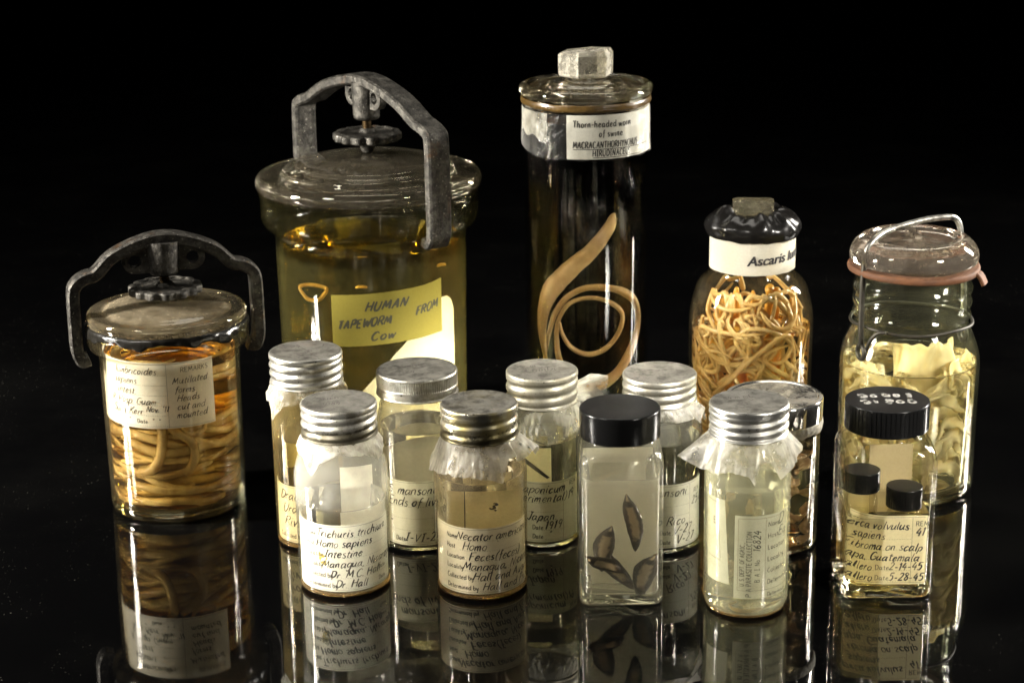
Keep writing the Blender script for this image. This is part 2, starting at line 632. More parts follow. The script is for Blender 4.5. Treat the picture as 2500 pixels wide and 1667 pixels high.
gl('Y', 4.8, '.4,7 2.3,3.6|4.7,7 2.3,3.6|2.3,3.6 2,0')
gl('0', 4.4, '2.2,7 .8,5.6 .6,2 1.8,0 3.4,1.4 3.7,5 2.2,7')
gl('1', 2.4, '.5,5.6 1.6,7|1.6,7 1.3,0')
gl('2', 4.4, '.6,5.6 1.8,7 3.4,6 2.8,3.6 .4,.2|.4,.2 3.9,.3')
gl('3', 4.2, '.6,6.2 2.2,7 3.4,5.6 1.6,3.8|1.6,3.8 3.7,2.4 2.4,0 .4,.7')
gl('4', 4.4, '2.4,7 .4,2.4|.4,2.4 4,2.6|3.3,4.6 2.9,-.3')
gl('5', 4.3, '1.1,7 .7,4|.7,4 2.6,4.3 3.6,2.4 2.4,.1 .4,.5|1.1,6.9 3.9,7')
gl('6', 4.2, '3.2,7 1.2,4.6 .6,2 1.8,0 3.4,1.4 2.6,3.4 .9,2.4')
gl('7', 4.0, '.5,6.8 3.9,6.9|3.9,6.9 1.5,0')
gl('8', 4.2, '3.4,6 2,7 .8,5.6 2.2,3.8 3.6,2 2.2,0 .6,1.4 2,3.6 3.3,5.2 3.4,6')
gl('9', 4.2, '3.4,5.2 2.2,7 .7,5.6 1.4,3.6 3.3,4.6 3.5,6|3.5,6 3,0')
gl('.', 1.6, '.6,0 .8,.35')
gl(',', 1.8, '.9,.4 .4,-1.2')
gl('-', 3.2, '.4,2.6 2.8,2.7')
gl('(', 2.6, '2.4,7.6 .9,5 .6,2 1.4,-1.2')
gl(')', 2.6, '.5,7.6 1.7,5 1.6,2 .3,-1.2')
gl("'", 1.6, '1,7.4 .7,5.8')
gl('"', 2.6, '.9,7 .7,5.6|1.9,7 1.7,5.6')
gl('&', 4.8, '4.2,.2 1.2,5.4 1.8,7 3,6 .6,2 1.6,0 4.4,3')
gl('/', 3.0, '.2,-.5 3,7.5')


class Pen:
    """Collects pen strokes as thin ribbons on a surface map fn(u, v, lift) -> point (mm)."""

    def __init__(self, fn, lift=0.10):
        self.fn, self.lift = fn, lift
        self.V, self.F = [], []

    def stroke(self, pts, w, smooth=True, taper=True):
        P = spline([(p[0], p[1], 0) for p in pts], 5) if smooth and len(pts) > 2 else None
        if P is None:
            P = []
            for a, b in zip(pts[:-1], pts[1:]):
                L = hypot(b[0] - a[0], b[1] - a[1])
                m = max(1, int(L / 2.0))
                for k in range(m):
                    t = k / m
                    P.append(Vector((a[0] + (b[0] - a[0]) * t, a[1] + (b[1] - a[1]) * t, 0)))
            P.append(Vector((pts[-1][0], pts[-1][1], 0)))
        n = len(P)
        if n < 2:
            return
        base = len(self.V)
        for i in range(n):
            d = P[min(i + 1, n - 1)] - P[max(i - 1, 0)]
            if d.length < 1e-9:
                d = Vector((1, 0, 0))
            d.normalize()
            ww = w * 0.5
            if taper:
                ww *= 0.72 + 0.5 * sin(pi * min(1, max(0, (i + .5) / n))) + (0.25 if d.y < -0.4 else 0)
            nx, ny = -d.y * ww, d.x * ww
            self.V.append(self.fn(P[i].x + nx, P[i].y + ny, self.lift))
            self.V.append(self.fn(P[i].x - nx, P[i].y - ny, self.lift))
        for i in range(n - 1):
            b = base + 2 * i
            self.F.append((b, b + 1, b + 3, b + 2))

    def text(self, s, u, v, h, slant=0.28, w=0.3, rot=0.0, space=0.5, jit=0.2, seed=1, stretch=1.0):
        rnd = random.Random(seed * 77 + len(s))
        k = h / 7.0
        x = 0.0
        cr, sr = cos(rot), sin(rot)
        for ch in s:
            if ch == ' ':
                x += 2.6 * stretch
                continue
            adv, sts = G.get(ch, G['-'])
            dy = rnd.uniform(-1, 1) * jit
            sc = 1 + rnd.uniform(-1, 1) * jit * 0.25
            sl = slant + rnd.uniform(-1, 1) * jit * 0.15
            for st in sts:
                pts = []
                for px, py in st:
                    X = (x + (px * stretch + py * sl) * sc) * k
                    Y = (py * sc + dy) * k
                    X += rnd.gauss(0, 0.32) * jit * k
                    Y += rnd.gauss(0, 0.32) * jit * k
                    pts.append((u + X * cr - Y * sr, v + X * sr + Y * cr))
                self.stroke(pts, w * (1 + rnd.uniform(-.35, .35) * min(1, jit * 4)))
            x += (adv + space) * stretch
        return u + x * k

    def line(self, u0, v0, u1, v1, w=0.12, dash=None):
        if dash:
            L = hypot(u1 - u0, v1 - v0)
            m = max(1, int(L / dash))
            for i in range(m):
                a, b = i / m, (i + 0.6) / m
                self.stroke([(u0 + (u1 - u0) * a, v0 + (v1 - v0) * a), (u0 + (u1 - u0) * b, v0 + (v1 - v0) * b)], w, False, False)
        else:
            self.stroke([(u0, v0), (u1, v1)], w, False, False)

    def obj(self, name, mat, parent):
        return mk(name, self.V, self.F, mat, parent, smooth=False)


def cylmap(R, cx=0, cyy=0):
    return lambda u, v, off=0.0: (cx + (R + off) * sin(u / R), cyy - (R + off) * cos(u / R), v)


def sheet(name, fn, u0, u1, v0, v1, mat, parent, nu=40, nv=8, edge=None, loc=None):
    """A sheet of paper on the surface map; edge(u, s) may shift the upper (s = 1) and lower (s = 0) border."""
    V, Fc = [], []
    for j in range(nv + 1):
        for i in range(nu + 1):
            u = u0 + (u1 - u0) * i / nu
            a, b = v0, v1
            if edge:
                a, b = edge(u, 0, v0), edge(u, 1, v1)
            V.append(fn(u, a + (b - a) * j / nv, 0.0))
    for j in range(nv):
        for i in range(nu):
            k = j * (nu + 1) + i
            Fc.append((k, k + 1, k + nu + 2, k + nu + 1))
    return mk(name, V, Fc, mat, parent, loc=loc)


# ------------------------------------------------------------------ shared materials
ki = NT('black_ink')
M_ink = ki.done(ki.principled(ki.mixc(ki.ramp(ki.noise(110, 4, .7), .45, .7), (0.010, 0.010, 0.012), (0.085, 0.07, 0.055)), 0.6))
M_ink_soft = simple('faded_ink', (0.07, 0.06, 0.05), 0.7, var=0.3, bump=0)
M_print = simple('printed_ink', (0.045, 0.042, 0.036), 0.7, var=0.3, bump=0)
M_rule = simple('printed_rule', (0.26, 0.24, 0.19), 0.8, var=0.2, bump=0)
M_paper = paper_mat('label_paper')
M_paper_bright = paper_mat('label_paper_white', (0.80, 0.77, 0.66), (0.62, 0.55, 0.36), 0.25, 0.3)
M_paper_green = paper_mat('label_paper_greenish', (0.64, 0.625, 0.53), (0.50, 0.47, 0.35), 0.4, 0.35)
M_paper_yel = paper_mat('label_paper_yellowed', (0.76, 0.68, 0.42), (0.62, 0.50, 0.22), 0.4, 0.4)
M_film = film_mat('liner_film', (0.78, 0.75, 0.66), 0.60)
M_film_thin = film_mat('liner_film_thin', (0.72, 0.70, 0.58), 0.72)
M_base = solid_glass('thick_glass', (0.97, 0.97, 0.94))
M_foot = solid_glass('stained_foot_glass', (0.92, 0.84, 0.68), 0.45, (0.30, 0.20, 0.09), 0.0, 70, lo=0.42, hi=0.7)
M_black = plastic_cap_mat('black_bakelite', 0.45)
M_black2 = plastic_cap_mat('black_bakelite_dusty', 0.7)
M_white = simple('white_paint', (0.34, 0.33, 0.30), 0.7, var=0.3)


def cast_mat(name, dark, light, rust=(0.11, 0.055, 0.022)):
    k = NT(name)
    f = k.ramp(k.noise(150, 8, 0.75), 0.38, 0.66)
    c = k.mixc(f, dark, light)
    c = k.mixc(k.ramp(k.noise(48, 5, 0.7), 0.58, 0.72, 0, 0.7), c, rust)
    c = k.mixc(k.ramp(k.noise(700, 2), 0.66, 0.72, 0, 0.8), c, (0.36, 0.34, 0.30))
    r = k.ramp(k.noise(220, 5, 0.7), 0.3, 0.7, 0.32, 0.66)
    h = k.math('ADD', k.noise(480, 5, 0.7), k.math('MULTIPLY', k.noise(110, 4), 1.2))
    return k.done(k.principled(c, r, 0.75, k.bump(h, 0.9, 0.0007)))


M_cast = cast_mat('cast_iron', (0.025, 0.023, 0.02), (0.10, 0.093, 0.08))
M_cast_light = cast_mat('cast_iron_worn', (0.022, 0.0205, 0.0175), (0.095, 0.088, 0.075))
M_screw = simple('brass_screw', (0.13, 0.085, 0.04), 0.4, 0.9, var=0.4)


# ------------------------------------------------------------------ the setting
k = NT('black_acrylic')
dust = k.math('MULTIPLY', k.ramp(k.noise(650, 2, 0.5), 0.70, 0.75, 0.0, 0.30), k.ramp(k.noise(12, 4, .6), .42, .62))
smear = k.ramp(k.noise(6, 5, 0.65), 0.4, 0.8, 0.0, 0.006)
c = k.mixc(k.math('ADD', dust, smear), (0.0012, 0.0012, 0.0013), (0.25, 0.24, 0.2))
rgh = k.ramp(k.noise(9, 4), 0.3, 0.7, 0.012, 0.045)
M_floor = k.done(k.principled(c, rgh, 0.0, k.bump(k.noise(14, 2), 0.03, 0.002), IOR=1.55))
fl = mk('floor', [(-2500, -900, 0), (2500, -900, 0), (2500, 3600, 0), (-2500, 3600, 0)], [(0, 1, 2, 3)], M_floor)
fl['kind'] = 'structure'
fl['label'] = 'black polished acrylic sheet mirroring the jars that stand on it'


# ------------------------------------------------------------------ builders of glass vessels
def vessel(parent, outer, wall, bottom, mat, name='glass_body', seg=128, base_mat=None, base_gap=0.5):
    """outer: (r, z, fillet) from the outer foot to the mouth. Wall thickness and floor thickness in mm."""
    prof = [(0, 0.3)] + [tuple(p) for p in outer]
    o = fillet(prof)
    inner = []
    for p in reversed(outer[1:]):
        q = (p[0] - wall, p[1]) + tuple(p[2:])
        inner.append(q)
    inner[0] = (inner[0][0], outer[-1][1])
    inner = [p for p in inner if p[1] > bottom + 1]
    inner = inner + [(inner[-1][0], bottom, 3.0), (0, bottom + 0.4)]
    inn = fillet([inner[0]] + inner[1:])
    g = lathe(name, o + inn, mat, parent, seg, sharp=50)
    if base_mat:
        ri = outer[0][0] - 0.5
        rr = min(outer[1][0] - 0.4, ri + 3)
        lathe('glass_base', fillet([(0, 0.5), (ri, 0.5, 1.2), (rr, min(3.0, bottom * .5), 1.2), (rr, bottom - base_gap, 0.8), (0, bottom - base_gap + 0.3)]), base_mat, g, 96)
    return g


def liquid(parent, prof, mat, name='liquid', seg=128):
    return lathe(name, fillet(prof), mat, parent, seg, sharp=50)


def metal_cap(parent, r, z0, z1, mat, turns=3, amp=0.9, knurl=None, top_round=1.6, name='metal_cap', phase=0.0, bead=True):
    n = 70
    H = z1 - z0
    zt = z1 - 2.6
    pitch = (zt - z0 - 1.0) / turns
    prof = [(r - 1.4, z0), (r - 0.3, z0)]
    for i in range(n + 1):
        prof.append((r, z0 + 0.2 + (z1 - top_round - z0 - 0.2) * i / n))
    for i in range(1, 7):
        a = i / 6 * pi / 2
        prof.append((r - top_round * 0.8 + top_round * 0.8 * cos(a), z1 - top_round + top_round * sin(a)))
    prof += [(r - 2.6, z1 - 0.05), (r - 3.2, z1 - 0.25), (r * 0.5, z1 - 0.3), (0, z1 - 0.3)]

    def rf(R, z, a):
        if R < r - 0.05:
            return R, z
        rr = R
        if knurl and z > knurl[0] and z < knurl[1]:
            e = min(1, (z - knurl[0]) / 0.5, (knurl[1] - z) / 0.5)
            return rr - 0.35 * e * (0.5 + 0.5 * cos(a * 110)), z
        zlim = knurl[0] - 0.6 if knurl else zt
        zh = (z - z0 - 0.8 - pitch * (a / (2 * pi) + phase)) / pitch
        g = 0.5 - 0.5 * cos(2 * pi * zh)
        win = max(0, min(1, (z - z0 - 0.6) / 1.2)) * max(0, min(1, (zlim - z) / 1.2))
        rr = rr - amp * win * (1 - g) ** 1.6
        if bead and z < z0 + 1.0:
            rr = rr + 0.25 * sin(pi * (z - z0) / 1.0)
        wob = noise.noise((cos(a) * 1.3 + r, sin(a) * 1.3, z * 0.12)) * 0.22
        return rr + wob, z
    return lathe(name, prof, mat, parent, 220 if not knurl else 660, rf, sharp=75)


def plastic_cap(parent, r, z0, z1, mat, ribs=0, name='cap'):
    prof = fillet([(r - 2, z0), (r, z0, .5), (r, z1, 1.3), (r * 0.5, z1), (0, z1)])
    m = 24
    body = []
    for i, p in enumerate(prof):
        body.append(p)

    def rf(R, z, a):
        if ribs and R > r - 0.4 and z0 + 0.9 < z < z1 - 1.0:
            return R - 0.35 * (1 if (a * ribs / (2 * pi)) % 1 < 0.28 else 0), z
        return R, z
    if ribs:
        prof = fillet([(r - 2, z0), (r, z0, .5), (r, z0 + 0.8), (r, z0 + 1.2), (r, z1 - 1.8), (r, z1 - 1.2), (r, z1, 1.1), (r * 0.5, z1), (0, z1)])
    return lathe(name, prof, mat, parent, ribs * 12 if ribs else 128, rf if ribs else None, sharp=40)


def skirt(parent, r0, ztop, pts, mat, seed=1, name='liner_film', crinkle=0.6, n=420, m=16):
    """Torn film hanging out from under a cap. pts: (azimuth deg from the front, + right, length, flare)."""
    rnd = random.Random(seed)
    pts = sorted(pts)
    ext = [(p[0] - 360, p[1], p[2]) for p in pts] + pts + [(p[0] + 360, p[1], p[2]) for p in pts]

    def ev(d):
        for a, b in zip(ext[:-1], ext[1:]):
            if a[0] <= d <= b[0]:
                t = (d - a[0]) / (b[0] - a[0] + 1e-9)
                return a[1] + (b[1] - a[1]) * t, a[2] + (b[2] - a[2]) * t
        return pts[0][1], pts[0][2]
    V, Fc = [], []
    for j in range(m + 1):
        t = j / m
        for i in range(n):
            d = -180 + 360 * i / n
            L, Fl = ev(d)
            a = radians(d)
            L *= 1 + 0.06 * noise.noise((d * 0.11, seed, 0))
            cr = crinkle * t * (1.5 * abs(noise.noise((d * 0.08, seed * 2.0, t * 1.8))) + 0.9 * abs(noise.noise((d * 0.19, seed * 5.0, t * 4))) + noise.noise((d * 0.05, seed * 3.1, t * 1.2)) * 1.8 + noise.noise((d * 0.13, seed, t * 2.5)) * 1.0 + 0.5 * abs(noise.noise((d * .3, seed, t * 4))))
            rr = r0 + Fl * (t ** 0.8) + cr
            rr = max(rr, r0 + 0.3 * t)
            z = ztop - L * t + 0.25 * noise.noise((d * 0.2, t * 3, seed))
            V.append((rr * sin(a), -rr * cos(a), z))
    for j in range(m):
        for i in range(n):
            i2 = (i + 1) % n
            Fc.append((j * n + i, j * n + i2, (j + 1) * n + i2, (j + 1) * n + i))
    return mk(name, V, Fc, mat, parent, sharp=65)


def lid_scratches(parent, r, z, lines, mat=None, w=0.28):
    """lines: list of ('t', text, u, v, h, rot) or ('l', u0, v0, u1, v1) seen from the front."""
    p = Pen(lambda u, v, off=0: (u, v, z + 0.06), 0)
    for i, L in enumerate(lines):
        if L[0] == 't':
            p.text(L[1], L[2], L[3], L[4], rot=radians(L[5]), w=w, seed=i + 3, slant=0.1)
        else:
            p.line(*L[1:], w=w)
    return p.obj('scratched_marks', mat or M_ink_soft, parent)


def form_label(name, loc, fn, u0, u1, v0, v1, label, paper, rows, printed=True, px=-20.0, tx=-9.0, seed=1, ink=None, vline=None,
               remarks=None, h=4.4, ph=2.6, w=0.42, group='specimen labels inside the vials', edge=None, cat='label', slope=0.0, frame=True, rule_to=None):
    """A printed specimen form with handwriting: rows = [(printed word, written words, u of the writing)]."""
    t = thing(name, label, cat, loc, 0, group)
    sheet('paper', fn, u0, u1, v0, v1, paper, t, 60, 6, edge)
    hw, pr, ru = Pen(fn), Pen(fn), Pen(fn, 0.07)
    n = len(rows)
    top = v1 - 2.2
    step = (v1 - v0 - 3.2) / n
    re = rule_to if rule_to is not None else (vline if vline else u1 - 1.0)
    for i, (pw, tw, tu) in enumerate(rows):
        v = top - step * (i + 0.78)
        if pw:
            pr.text(pw, px, v, ph, 0.0, 0.34, 0, 0.7, 0.0, seed, 0.86)
        ru.line(tu - 1.5, v - 0.5, re, v - 0.5, 0.13, 1.3)
        if tw:
            hw.text(tw, tu, v, h, 0.30, w, slope, 0.55, 0.32, seed * 13 + i)
    if vline:
        ru.line(vline, v0 + 0.6, vline, v1 - 1.2, 0.16)
    if frame:
        ru.line(u0 + .8, v1 - 0.9, u1 - .8, v1 - 0.9, 0.16)
        ru.line(u0 + .8, v0 + 0.9, u1 - .8, v0 + 0.9, 0.16)
    for r in remarks or []:
        if r[0] == 'p':
            pr.text(r[1], r[2], r[3], r[4], 0.0, 0.26, 0, 0.8, 0.0, seed)
        else:
            hw.text(r[1], r[2], r[3], r[4], 0.28, w, r[5] if len(r) > 5 else 0.0, 0.55, 0.32, seed * 7 + len(r[1]))
    pc = [c for c in t.children][0]
    b0 = len(ru.V)
    ru.V += pr.V
    ru.F += [tuple(q + b0 for q in f) for f in pr.F]
    ru.obj('printed_form', M_print, pc)
    if hw.F:
        hw.obj('handwriting', ink or M_ink, pc)
    return t


# ================================================================== A: small clamp jar of roundworms (left)
A = thing('clamp_jar', 'amber jar packed with thick tan worms, dusty glass lid under a dark iron clamp', 'jar', (-199, 55.2, 0))
A_loc = (-199, 55.2, 0)
M_wA = wall_mat('amber_jar_glass', (0.98, 0.975, 0.95), (0.5, 0.42, 0.25), 0.02, (0.6, 0.5, 0.3))
vessel(A, [(37.5, 0.3, 2), (39.2, 3, 2), (40.3, 94, 3), (42, 97.5, 2), (46.3, 99.6, 2), (46.3, 109, 2), (44, 110.5)], 1.4, 7.0, M_wA, base_mat=M_base)
M_amber = liquid_mat('amber_fluid', (0.96, 0.72, 0.22))
liquid(A, [(0, 7.9), (35.8, 7.9, 2.5), (37.2, 11), (37.7, 96), (0, 96)], M_amber, name='amber_fluid')
M_lidA = solid_glass('dusty_lid_glass', (0.95, 0.93, 0.86), 0.72, (0.20, 0.165, 0.11), 0.0, 35.0, lo=0.36, hi=0.66, dust_r=0.034, rim=0.28)
lathe('glass_lid', fillet([(0, 111.2), (43, 111.2, 1), (45.4, 112.5, 1), (45.9, 117, 1.5), (44.6, 119.2, 1), (37, 118.8, 1.5), (33.5, 121.0, 1.5), (16, 123.8, 4), (0, 124.8)]), M_lidA, A)


def goo(r, z, a):
    nz = noise.noise((cos(a) * 3.2, sin(a) * 3.2, 5.3))
    n2 = noise.noise((cos(a) * 9, sin(a) * 9, 1.3 + z * .2))
    t = (114.5 - z) / 7
    return r + 0.9 * n2 * min(1, t * 2), z - max(0, t) * (1.5 + 5.0 * nz + 1.6 * n2)


M_tar = simple('black_tar', (0.012, 0.011, 0.009), 0.22, 0.0, 0.3, 90, 0.9, 260)
lathe('sealing_tar', fillet([(45.3, 113.6), (46.2, 113.2, .5), (46.9, 112, .5), (46.9, 110.0, 1), (46.6, 109.0, .5), (45.6, 108.8), (44.6, 109.4), (44.8, 112)]), M_tar, A, 260, goo, True, 70)


def clamp(parent, span, foot, corner, arch, w, t, ang, hook, boss, wheel_z, wheel_r, lid_z, mat, shoulder=8.0, wheel_t=5.0, lug=16.5, lug_z=None, cap_step=4.0):
    """Iron yoke over a jar lid, hooked under the flange, with a boss, a screw and a scalloped thumb wheel."""
    R = Matrix.Rotation(ang, 4, 'Z')
    half = [(span - hook, 0, foot - 2.5), (span - hook * 0.45, 0, foot - 3.5), (span - 1.2, 0, foot - 1.0), (span, 0, foot + 5), (span, 0, (foot + corner) / 2),
            (span - 0.4, 0, corner - 6), (span - 3.0, 0, corner - 0.6), (span - shoulder, 0, corner + 2.4), (span - shoulder - 6, 0, corner + 4.2),
            (span * 0.55, 0, corner + (arch - corner) * 0.60), (span * 0.25, 0, arch - (arch - corner) * 0.10)]
    left = [(-x, y, z) for x, y, z in half]
    path = spline(half + [(0, 0, arch)] + left[::-1], 6)
    V, Fc = sweep_rect(path, w, t, (0, 1, 0), min(1.1, t * 0.25))
    yk = fix(mk('clamp_yoke', *xf((V, Fc), R), mat, parent, sharp=35))
    # boss and its two eyed lugs hanging from the arch
    zb, zt, rb = boss
    V1, F1 = lathe_geo(fillet([(0, zb), (rb - 1.0, zb, 1.0), (rb, zb + 1.5, 1.0), (rb * 1.12, zt), (0, zt)]), 40)
    fix(mk('boss', *xf((V1, F1), R), mat, yk, sharp=35))
    if lug_z:
        for sx in (-1, 1):
            pts = []
            Vt, Ft = [], []
            nn = 48
            for q in range(nn):
                th = 2 * pi * q / nn
                cx_, cz_ = cos(th), sin(th)
                xin, xout, zlo, zhi = lug - rb + 2.0, 7.0, 7.2, arch - lug_z - 4.0
                ro = 1e9
                bx = xin if cx_ * sx < 0 else xout
                ro = min(ro, bx / max(1e-6, abs(cx_)))
                bz = zhi * (1.0 if cx_ * sx < 0 else 0.62) if cz_ > 0 else zlo
                ro = min(ro, bz / max(1e-6, abs(cz_)))
                if cx_ * sx > 0 and cz_ < 0:
                    ro = 7.1
                for (rad_, yy) in ((ro, 2.6), (ro, -2.6), (3.6, -2.6), (3.6, 2.6)):
                    Vt.append((sx * lug + cx_ * rad_, yy, lug_z + cz_ * rad_))
            for q in range(nn):
                q2 = (q + 1) % nn
                for e in range(4):
                    e2 = (e + 1) % 4
                    Ft.append((q * 4 + e, q * 4 + e2, q2 * 4 + e2, q2 * 4 + e))
            fix(mk('eyed_lug', *xf((Vt, Ft), R), mat, yk, sharp=35))
    # screw
    zs = [wheel_z + 0.4 * i for i in range(int((zb + 2 - wheel_z) / 0.4))]
    pr = [(0, zs[0])] + [(2.5 + (0.55 if i % 3 == 0 else 0), z) for i, z in enumerate(zs)] + [(0, zs[-1])]
    lathe('screw', pr, M_screw, yk, 24, sharp=30)
    # thumb wheel

    def sc(r, z, a):
        if r > wheel_r * 0.8:
            f = 0.5 + 0.5 * cos(a * 14)
            return r - wheel_r * 0.085 * (1 - f) ** 1.5, z
        return r, z
    lathe('thumb_wheel', fillet([(0, lid_z), (3.6, lid_z + .2, 1.5), (5.2, wheel_z - wheel_t * 0.9, 2), (wheel_r - 3, wheel_z - wheel_t * 0.55, 1), (wheel_r, wheel_z - wheel_t * 0.4, 1), (wheel_r, wheel_z + wheel_t * 0.4, 1), (wheel_r - 3.5, wheel_z + wheel_t * 0.6, 1), (wheel_r - 5, wheel_z + wheel_t * 0.3, 1), (6, wheel_z + wheel_t * 0.4, 1), (4.2, wheel_z + cap_step), (0, wheel_z + cap_step)]),
          M_cast_light, yk, 168, sc, sharp=35)
    return yk


clamp(A, 52.5, 96, 139, 161.0, 10.5, 7.0, radians(17), 6.5, (139.5, 159, 8.6), 130.6, 21.3, 124.0, M_cast, lug_z=148.5)

# worms coiled inside A
M_worm = flesh_mat('tan_worm', (0.80, 0.60, 0.25), (0.42, 0.25, 0.07), 0.25, 0.2, 55)
rnd = random.Random(5)


def taper(n, r, tip=0.35, wob=0.10):
    return [r * (1 + wob * noise.noise((i * 0.16, r * 31, n * 0.7)) + 0.4 * wob * noise.noise((i * 0.6, r * 17, 2)))
            * (tip + (1 - tip) * min(1, (i / (n - 1)) / 0.2, (1 - i / (n - 1)) / 0.2) ** 0.7) for i in range(n)]


GA = 'thick tan worms coiled in the left amber jar'
LA = 'thick tan worm lying in the packed coils of the left amber jar'
z = 11.0
lvl = 0
while z < 92:
    for q in range(3 if z < 60 else 1):
        a0 = rnd.uniform(0, 2 * pi) if z >= 70 else lvl * 1.9 + q * 2.09 + rnd.uniform(-.4, .4)
        span = rnd.uniform(1.9, 3.0)
        R0 = rnd.uniform(31.8, 33.8)
        rr = rnd.uniform(1.6, 3.0)
        dz = rnd.uniform(-12, 12)
        w1, w2 = rnd.uniform(0, 6), rnd.uniform(1.5, 3)
        pts = []
        for i in range(15):
            t = i / 14
            a = a0 + span * t
            R1 = R0 - rnd.uniform(0, 1.2) - (7 if i in (0, 14) else 0) - (2.5 * (0.5 + 0.5 * sin(w1 + w2 * 3 * t)) if z > 60 else 0)
            pts.append((R1 * cos(a), R1 * sin(a), min(93, max(10.8, z + dz * (t - .5) + 2.6 * sin(w1 + w2 * t * 3)))))
        P = spline(pts, 4)
        o = tube('roundworm', P, taper(len(P), rr), M_worm, None, 12)
        o.location = [c * MM for c in A_loc]
        tag(o, LA, 'worm', GA)
    if z > 60:
        z += 5.0
        lvl += 1
        continue
    # an inner coil to close the view through the middle
    a0 = rnd.uniform(0, 6)
    P = spline([((22 + 3 * sin(i * 1.3)) * cos(a0 + i * .55), (22 + 3 * sin(i * 1.3)) * sin(a0 + i * .55), min(92, max(11, z + 2 * sin(i + a0)))) for i in range(12)], 4)
    o = tube('roundworm', P, taper(len(P), 3.2), M_worm, None, 12)
    o.location = [c * MM for c in A_loc]
    tag(o, LA, 'worm', GA)
    z += 5.0
    lvl += 1
for pts, r, lab in (
        ([(-4, -29.5, 60), (-1, -34, 56), (-1.5, -34.2, 47), (-4, -33.8, 38), (-9, -32.5, 32), (-16, -29, 30)], 2.9, 'tan worm hanging straight down across the coils below the label of the left jar'),
        ([(3, -32, 58), (8, -33.2, 54), (14, -31.3, 49), (16, -30.5, 41), (14, -31.2, 34), (10, -31.5, 29)], 2.8, 'tan worm bent like a knee beside the hanging one in the left jar'),
        ([(9, -32, 60), (12, -32, 54.5), (17, -30, 52.5), (21, -27, 55), (21.5, -26, 61)], 1.5, 'thin tan worm hanging in a small loop under the label of the left jar')):
    P = spline(pts, 7)
    o = tube('roundworm', P, taper(len(P), r, .7), M_worm, None, 12)
    o.location = [c * MM for c in A_loc]
    tag(o, lab, 'worm', GA)

fnA = cylmap(38.1)
form_label('specimen_label', A_loc, fnA, -62, 32, 58.5, 97.5, 'wide cream label reading Mutilated forms, curved inside the left amber jar', M_paper_bright,
           [('', 'lumbricoides', -29), ('', 'sapiens', -30), ('', 'intest.', -28), ('', 'R. Hosp. Guam', -34), ('', 'Surg. Kerr', -33), ('', '', -30)],
           vline=4.0, h=3.9, w=0.36, seed=3, ink=M_ink_soft,
           remarks=[('p', 'REMARKS', 12, 91.5, 2.8), ('h', 'Mutilated', 7, 85.0, 3.8), ('h', 'forms.', 8, 79.5, 3.8), ('h', 'Heads', 9, 74.5, 3.8), ('h', 'cut and', 9, 69.4, 3.8), ('h', 'mounted', 8.5, 64.4, 3.8),
                    ('h', "Nov. '11", -9.0, 68.6, 3.3), ('p', 'Date', -15, 61.6, 2.4), ('h', '"  "', -6, 61.4, 3), ('h', '"', -21, 61.4, 3)])

# ================================================================== B: big clamp jar
B_loc = (-88.5, 177.5, 0)
B = thing('clamp_jar', 'largest jar, of yellow fluid, with a pale iron clamp and a yellow note', 'jar', B_loc)
M_wB = wall_mat('big_jar_glass', (0.98, 0.98, 0.955), (0.5, 0.48, 0.3), 0.006, (0.50, 0.44, 0.16), 150, 0.124, 0.130, 0.022, True)
vessel(B, [(56, 0.3, 3), (58.5, 5, 3), (60.2, 134, 2), (61.0, 137.0, 1.5), (66.5, 139.5, 3), (68.4, 145, 2), (68.6, 158, 2), (69.8, 160.5, 1), (64, 161.2)], 2.0, 8.0, M_wB, base_mat=M_base, seg=160)
M_yel = liquid_mat('yellow_fluid', (0.80, 0.73, 0.44))
liquid(B, [(0, 9), (54, 9, 3), (55.9, 13), (55.9, 129.4), (54.4, 128.4), (0, 128.2)], M_yel, name='yellow_fluid')
M_lidB = solid_glass('big_lid_glass', (0.95, 0.94, 0.9), 0.34, (0.11, 0.095, 0.07), 0.0, 28.0, lo=0.42, hi=0.75, dust_r=0.044)
lathe('glass_lid', fillet([(0, 162), (68, 162, 1), (70.6, 163.5, 1.5), (71.2, 168, 2.5), (69, 171.4, 1.5), (55, 171.0, 1), (53.5, 174.8, 1), (46, 175.4, 1), (44.5, 178.0, 1), (20, 182, 5), (0, 183)]), M_lidB, B, 160)
clamp(B, 75.5, 142, 207, 229.5, 15.5, 6.4, radians(-53), 8.0, (204.5, 228, 8.2), 194, 21.6, 183.2, M_cast_light, shoulder=10, wheel_t=5.4, lug=12.5, lug_z=219, cap_step=5.0)
# yellow note stuck on the outside
R = 60.2
fnB = lambda u, v, off=0.0: cylmap(R + 0.5 + (v - 90) * 0.012)(u + 0.0, v + (u - 12) * 0.06, off)
M_post = paper_mat('yellow_note_paper', (0.235, 0.20, 0.042), (0.19, 0.145, 0.02), 0.4, 0.35, 30)
note = sheet('yellow_note', fnB, -22, 51, 76, 109, M_post, B, 60, 12, lambda u, s, v: v + 0.35 * noise.noise((u * 0.5, s, 2)) + (1.2 * max(0, (u - 30) / 20) ** 2 if s else 0))
pn = Pen(fnB, 0.15)
M_marker = simple('marker_ink', (0.03, 0.028, 0.012), 0.6, var=0.2, bump=0)
pn.text('HUMAN', -1, 98.0, 5.6, 0.4, 1.0, 0.02, 1.0, 0.12, 4, 1.0)
pn.text('TAPEWORM', -18.5, 87.3, 5.2, 0.35, 1.0, 0.05, 0.7, 0.25, 5, 0.92)
pn.text('FROM', 31, 91.0, 5.0, 0.4, 0.95, 0.12, 0.7, 0.12, 6, 0.95)
pn.text('Cow', 2, 79.2, 5.2, 0.35, 1.0, 0.03, 1.0, 0.12, 7, 1.25)
pn.obj('handwriting', M_marker, note)
